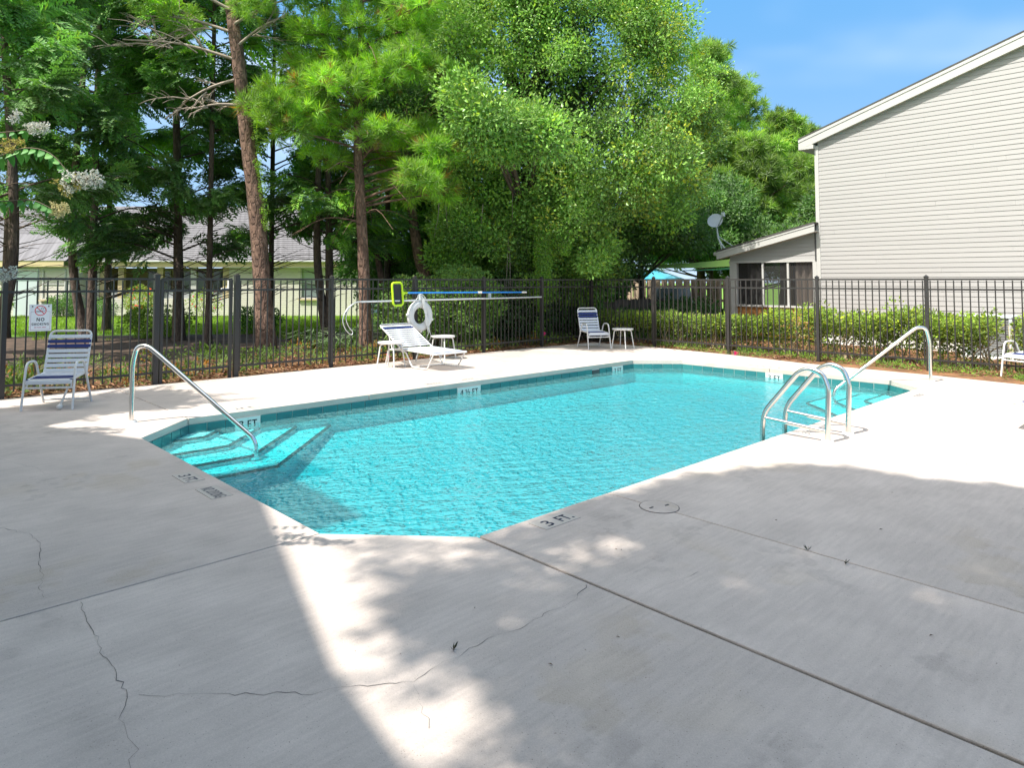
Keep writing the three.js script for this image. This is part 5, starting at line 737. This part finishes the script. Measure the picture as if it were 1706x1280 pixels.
// weeds, litter and grass
{
  const q = rngOf(88), weeds = [], litter = [], grass = [];
  for (let i = 0; i < 1000; i++) { const a = -0.5 + q() * 13.6, b = -10.95 - Math.pow(q(), 1.3) * 3.2; if (n1(a * 1.6, b * 1.6 + 70, 256) < 0.46) continue; weeds.push([A(a, b, 0.0 + q() * 0.12), V((q() - 0.5) * 0.6, 1, (q() - 0.5) * 0.6).normalize(), q() * 6, 0.3 + Math.pow(q(), 2) * 0.8, q() < 0.14 ? [2.2, 0.55, 0.3] : 0.35 + q() * 0.8]); }
  for (let i = 0; i < 260; i++) { const b = -9.5 + q() * 9.5, a = 13.35 + q() * 0.9 - (b > -4 ? (b + 4) * 0.12 : 0); weeds.push([A(a, b, -0.02 + q() * 0.04), V(0, 1, 0), q() * 6, 0.25 + q() * 0.4, 0.9 + q() * 0.6]); }
  tag(scatter('weeds', G.weed, L_.weed, weeds, scene, 'stuff'), 'low green and reddish weeds growing along the foot of both fences');
  const lg = fromLeaves(Array.from({ length: 9 }, () => { const d = V(q() - 0.5, (q() - 0.5) * 0.25, q() - 0.5).normalize(), p = V((q() - 0.5) * 0.3, q() * 0.02, (q() - 0.5) * 0.3); return [p, p.clone().addScaledVector(d, 0.09 + q() * 0.08), V(-d.z, 0.2, d.x).multiplyScalar(0.012), V(0, 0.008, 0), shade(q, 0.3)]; }));
  for (let i = 0; i < 2500; i++) { const r = i < 1800, a = r ? -2 + q() * 15.5 : 13.3 + q() * 4, b = r ? -10.85 - Math.pow(q(), 1.3) * 2.6 : -10.5 + q() * 11; const k = 0.5 + q() * 0.9; litter.push([A(a, b, -0.02), V(0, 1, 0), q() * 6, 0.7 + q() * 0.6, [k, k * (0.8 + q() * 0.3), k]]); }
  tag(scatter('leaf_litter', lg, leafMat([0.24, 0.135, 0.065], 0.1), litter, scene, 'stuff'), 'orange-brown fallen leaves and pine straw along the fences');
  const gb = fromLeaves(Array.from({ length: 9 }, () => { const a = q() * 6.28, p = V((q() - 0.5) * 0.22, 0, (q() - 0.5) * 0.22), d = V(Math.cos(a) * 0.35, 1, Math.sin(a) * 0.35).normalize(); return [p, p.clone().addScaledVector(d, 0.07 + q() * 0.05), V(-d.z, 0, d.x).add(V(0.3, 0, 0.2)).multiplyScalar(0.012), V(0, 0, 0), shade(q, 0.2)]; }));
  for (let i = 0; i < 16000; i++) { const z = -18 - q() * 11.5, x = lerp(-24, -4.6, q()); if (z > -19.8 - (x + 10) * 0.09 && n2(x * 1.3 + 60, z * 1.3 + 90, 256) > 0.4) continue; grass.push([V(x, -0.06, z), V(0, 1, 0), q() * 6, 0.7 + q() * 0.7, 0.7 + q() * 0.6]); }
  tag(scatter('grass', gb, L_.grass, grass, scene, 'stuff'), 'sunny green lawn grass in front of the white brick house');
}
{
  const q = rngOf(321), bits = [], g = fromLeaves([[V(0, 0.002, 0), V(0.022, 0.004, 0.004), V(0, 0, 0.004), V(0, 0.003, 0), [1, 1, 1]]]);
  for (let i = 0; i < 420; i++) { const a = -1 + q() * 12, b = q() < 0.7 ? -3 + q() * 3.5 : -10.6 + q() * 2.6; if (a > 2 && a < 11.8 && b < -3 && b > -7.9) continue; const k = 0.4 + q() * 0.9; bits.push([A(a, b, 0.001), V(0, 1, 0), q() * 6.28, 0.25 + Math.pow(q(), 3) * 0.85, [k, k * 0.85, k * 0.7]]); }
  tag(scatter('leaf_bits', g, leafMat([0.10, 0.075, 0.05], 0.1), bits, scene, 'stuff'), 'tiny dry leaf bits scattered over the concrete deck');
}
// tiny sprouts in the deck joints
for (const [i, [a, b, label]] of [[1.85, -2.217, 'tiny dark sprout growing from the long crack in the near slab'], [3.967, -1.68, 'tiny dark sprout in the thin deck joint, nearest to the skimmer lid'], [3.923, -1.465, 'larger dark sprout in the thin deck joint right of the smaller one']].entries()) {
  const q = rngOf(30 + i), t = thing('sprout', label, 'sprout', A(a, b)), lv = []; for (let k = 0; k < 6; k++) { const an = q() * 6.28, d = V(Math.cos(an), 0.5 + q(), Math.sin(an)).normalize(); lv.push([V(0, 0, 0), d.multiplyScalar(0.02 + 0.022 * q()), V(-d.z, 0, d.x).multiplyScalar(0.16), V(0, 0, 0), [0.6, 0.6, 0.6]]); } part('leaves', fromLeaves(lv), leafMat([0.03, 0.05, 0.02], 0.1), t); part('stem', rod([0, -0.01, 0], [0.004, 0.02, 0], 0.0012, 5), M.twig, t);
}
// ------------------------------------------------------------------ crape myrtle reaching in from the left
{
  const q = rngOf(93), t = thing('crape_myrtle', 'crape myrtle branches with white blossoms reaching in from the left', 'shrub', V(0, 0, 0)), br = [limb([[-3.9, -0.1, -2.9], [-3.7, 0.8, -3.0], [-3.3, 1.6, -3.2], [-3.1, 2.3, -3.3]], 0.05, 0.015, 14, 8)];
  const leafShape = new THREE.Shape(); leafShape.moveTo(0, 0); leafShape.bezierCurveTo(0.016, 0.008, 0.021, 0.03, 0.0, 0.058); leafShape.bezierCurveTo(-0.021, 0.03, -0.016, 0.008, 0, 0);
  const lgeo = new THREE.ShapeGeometry(leafShape, 7), lp = lgeo.attributes.position; for (let i = 0; i < lp.count; i++) { const x = lp.getX(i), y = lp.getY(i); lp.setZ(i, Math.abs(x) * 0.55 - y * y * 4.5); } lgeo.computeVertexNormals();
  const mats = [[0.07, 0.26, 0.04], [0.10, 0.32, 0.05], [0.14, 0.38, 0.06]].map((c) => PH({ color: C(...c), roughness: 0.9, transmission: 0.35, thickness: 0, side: THREE.DoubleSide }));
  const twig = (pts, n, size = 1) => { const c = new THREE.CatmullRomCurve3(pts.map((p) => V(...p))); br.push(sweep(c.getPoints(24), (u) => lerp(0.0035, 0.0015, u), 5)); for (let i = 0; i < n; i++) for (const s of [-1, 1]) { const u = (i + 0.3 + 0.2 * q()) / n, p = c.getPoint(u), T = c.getTangent(u), down = V(0, -1, 0).addScaledVector(T, 0.35).addScaledVector(V(0.3, 0, 1), s * 0.8).addScaledVector(rdir(q), 0.18).normalize(); const m = part('leaf', lgeo, mats[Math.floor(q() * 3)], t); m.position.copy(p); const X = T.clone().addScaledVector(down, -T.dot(down)).normalize(), Z = X.clone().cross(down); m.quaternion.setFromRotationMatrix(new THREE.Matrix4().makeBasis(X, down, Z)); m.scale.setScalar(size * (1.05 + 0.4 * q())); } };
  twig([[-3.1, 2.2, -3.3], [-2.75, 1.98, -3.3], [-2.53, 2.04, -3.3], [-2.36, 2.1, -3.3], [-2.22, 2.135, -3.28], [-2.09, 2.105, -3.26], [-1.97, 1.98, -3.25]], 19);
  twig([[-3.2, 1.9, -3.3], [-2.8, 1.86, -3.35], [-2.52, 1.875, -3.35], [-2.35, 1.885, -3.33], [-2.19, 1.885, -3.3], [-2.09, 1.84, -3.3]], 15, 0.9);
  twig([[-3.1, 2.25, -3.3], [-2.7, 2.25, -3.4], [-2.45, 2.235, -3.4], [-2.3, 2.25, -3.4]], 9, 0.8); twig([[-3.2, 1.7, -3.3], [-2.6, 1.55, -3.3], [-2.38, 1.53, -3.3]], 7, 0.8); twig([[-3.1, 2.1, -3.3], [-2.7, 2.05, -3.25], [-2.4, 2.0, -3.2]], 9, 0.7);
  part('branch', br, M.twig, t);
  const petal = (seed, n, rx, ry, col, p) => {      // a loose panicle: florets on short stalks, wider at its base, nodding to the right
    const q = rngOf(seed), g = [], heads = Math.max(5, Math.round(n / 10)), stalks = [];
    for (let h = 0; h < heads; h++) { const u = (h + 0.5) / heads * 2 - 1, d = rdir(q), w = ry * (0.55 + 0.6 * (1 - u) * 0.5), c = V(u * rx * 1.15, d.y * w * 1.1 + 0.25 * u * ry, d.z * w); stalks.push(rod([u * rx * 0.8 - 0.01, 0.2 * u * ry, 0], c, 0.0012, 4)); for (let i = 0; i < 15; i++) { const e = c.clone().addScaledVector(rdir(q), 0.011 + 0.005 * q()), k = 0.72 + 0.28 * q(); g.push([e, e.clone().add(rdir(q).multiplyScalar(0.012)), rdir(q).multiplyScalar(0.0055), rdir(q).multiplyScalar(0.004), [k, k, k]]); } }
    const m = part('blossom', fromLeaves(g), leafMat(col, 0.25), t); m.position.set(...p); part('stalk', stalks, M.twig, m); return m; };
  petal(1, 420, 0.075, 0.045, [0.78, 0.76, 0.66], [-1.925, 1.975, -3.25]); petal(2, 160, 0.04, 0.045, [0.5, 0.42, 0.10], [-2.0, 1.95, -3.26]); petal(3, 230, 0.045, 0.032, [0.78, 0.76, 0.66], [-2.245, 2.252, -3.4]); petal(4, 170, 0.035, 0.028, [0.7, 0.62, 0.30], [-2.06, 1.84, -3.3]); petal(5, 150, 0.05, 0.03, [0.55, 0.46, 0.10], [-2.31, 2.15, -3.3]); petal(6, 150, 0.035, 0.04, [0.5, 0.46, 0.10], [-2.33, 1.985, -3.2]); petal(7, 220, 0.045, 0.03, [0.78, 0.77, 0.70], [-2.32, 1.535, -3.3]); petal(8, 70, 0.02, 0.02, [0.75, 0.73, 0.66], [-2.36, 2.32, -3.4]);
}
// ------------------------------------------------------------------ unseen tree behind the camera, crown shaped to shade the near deck
{
  const q = rngOf(301), t = thing('unseen_shade_tree', 'unseen broad leafy tree behind the viewpoint, crown shaped to shade the near deck', 'tree', V(0, 0, 0));
  const poly = [[0.0, -4.12], [0.4, -4.4], [0.81, -4.74], [1.37, -5.08], [2.09, -5.42], [2.55, -5.6], [2.85, -5.5], [3.05, -5.22], [3.5, -5.03], [3.9, -4.8], [6, -3.8], [8.5, -1], [8.5, 6.5], [-3.5, 6.5], [-1.6, 1.5], [-0.28, -1.9], [-0.2, -2.45], [-0.27, -2.9], [-0.33, -3.1], [-0.32, -3.5], [-0.2, -3.9]];
  const inside = (x, z) => { let c = false; for (let i = 0, j = poly.length - 1; i < poly.length; j = i++) { const [xi, zi] = poly[i], [xj, zj] = poly[j]; if ((zi > z) !== (zj > z) && x < (xj - xi) * (z - zi) / (zj - zi) + xi) c = !c; } return c; };
  const gaps = [[-0.40, -2.5, 0.16], [-0.23, -2.31, 0.16], [-0.35, -2.30, 0.12], [0.05, -2.3, 0.15], [-0.08, -2.78, 0.12], [0.35, -3.75, 0.10], [-0.1, -3.85, 0.12], [1.24, -3.47, 0.09], [1.35, -3.47, 0.06], [0.55, -3.86, 0.12], [0.39, -4.04, 0.08], [1.95, -3.36, 0.05], [2.1, -3.33, 0.04], [2.24, -3.21, 0.05], [0.92, -2.73, 0.06], [0.8, -4.05, 0.08], [1.75, -3.9, 0.07], [2.6, -3.6, 0.08], [0.2, -3.3, 0.07]];  // openings placed in the crown to drop sun spots on the deck
  const k = Math.cos(Math.asin(SUN.y)) / SUN.y, hx = -SUN.x / Math.hypot(SUN.x, SUN.z) * k, hz = -SUN.z / Math.hypot(SUN.x, SUN.z) * k, list = [], limbs = [trunkGeo([[-1.6, -0.1, 7.2], [-1.7, 3.5, 7.0], [-1.9, 7, 6.6], [-2.4, 9.5, 6.2]], 0.32, 0.12, 30, 12, 5)];
  while (list.length < 13500) { const gx = -3.6 + q() * 12.3, gz = -5.9 + q() * 12.5; if (!inside(gx, gz)) continue; const near = gz < -1.5; if (!near && q() < 0.62) continue; if (gaps.some(([x, z, r]) => Math.hypot(gx - x, (gz - z) * 0.75) < r + 0.15) && q() < 0.88) continue; const y = 8.0 + q() * 3.0; list.push([V(gx - hx * y, y, gz - hz * y), rdir(q).add(V(0, 0.4, 0)).normalize(), q() * 6.28, near ? 0.38 + q() * 0.34 : 0.5 + q() * 0.4, 0.8 + q() * 0.4]); }
  for (let i = 0; i < 46; i++) { const gx = -0.75 + q() * 1.0, gz = -3.45 - q() * 0.65, y = 7.6 + q() * 0.5; list.push([V(gx - hx * y, y, gz - hz * y), rdir(q), q() * 6.28, 0.16 + q() * 0.2, 1]); }
  for (let i = 0; i < 70; i++) { const p = list[Math.floor(q() * list.length)][0]; limbs.push(limb([[-1.9, 6.5 + q() * 2, 6.6], [lerp(-1.9, p.x, 0.5), lerp(8, p.y, 0.5) + 0.4, lerp(6.6, p.z, 0.5)], [p.x, p.y, p.z]], 0.05, 0.012, 8, 5)); }
  part('trunk', limbs, M.darkBark, t); scatter('crown', G.canopy, L_.canopy, list, t);
}
scene.traverse((o) => { if (o.isMesh) { o.castShadow = true; o.receiveShadow = true; } });
renderer.render(scene, camera);
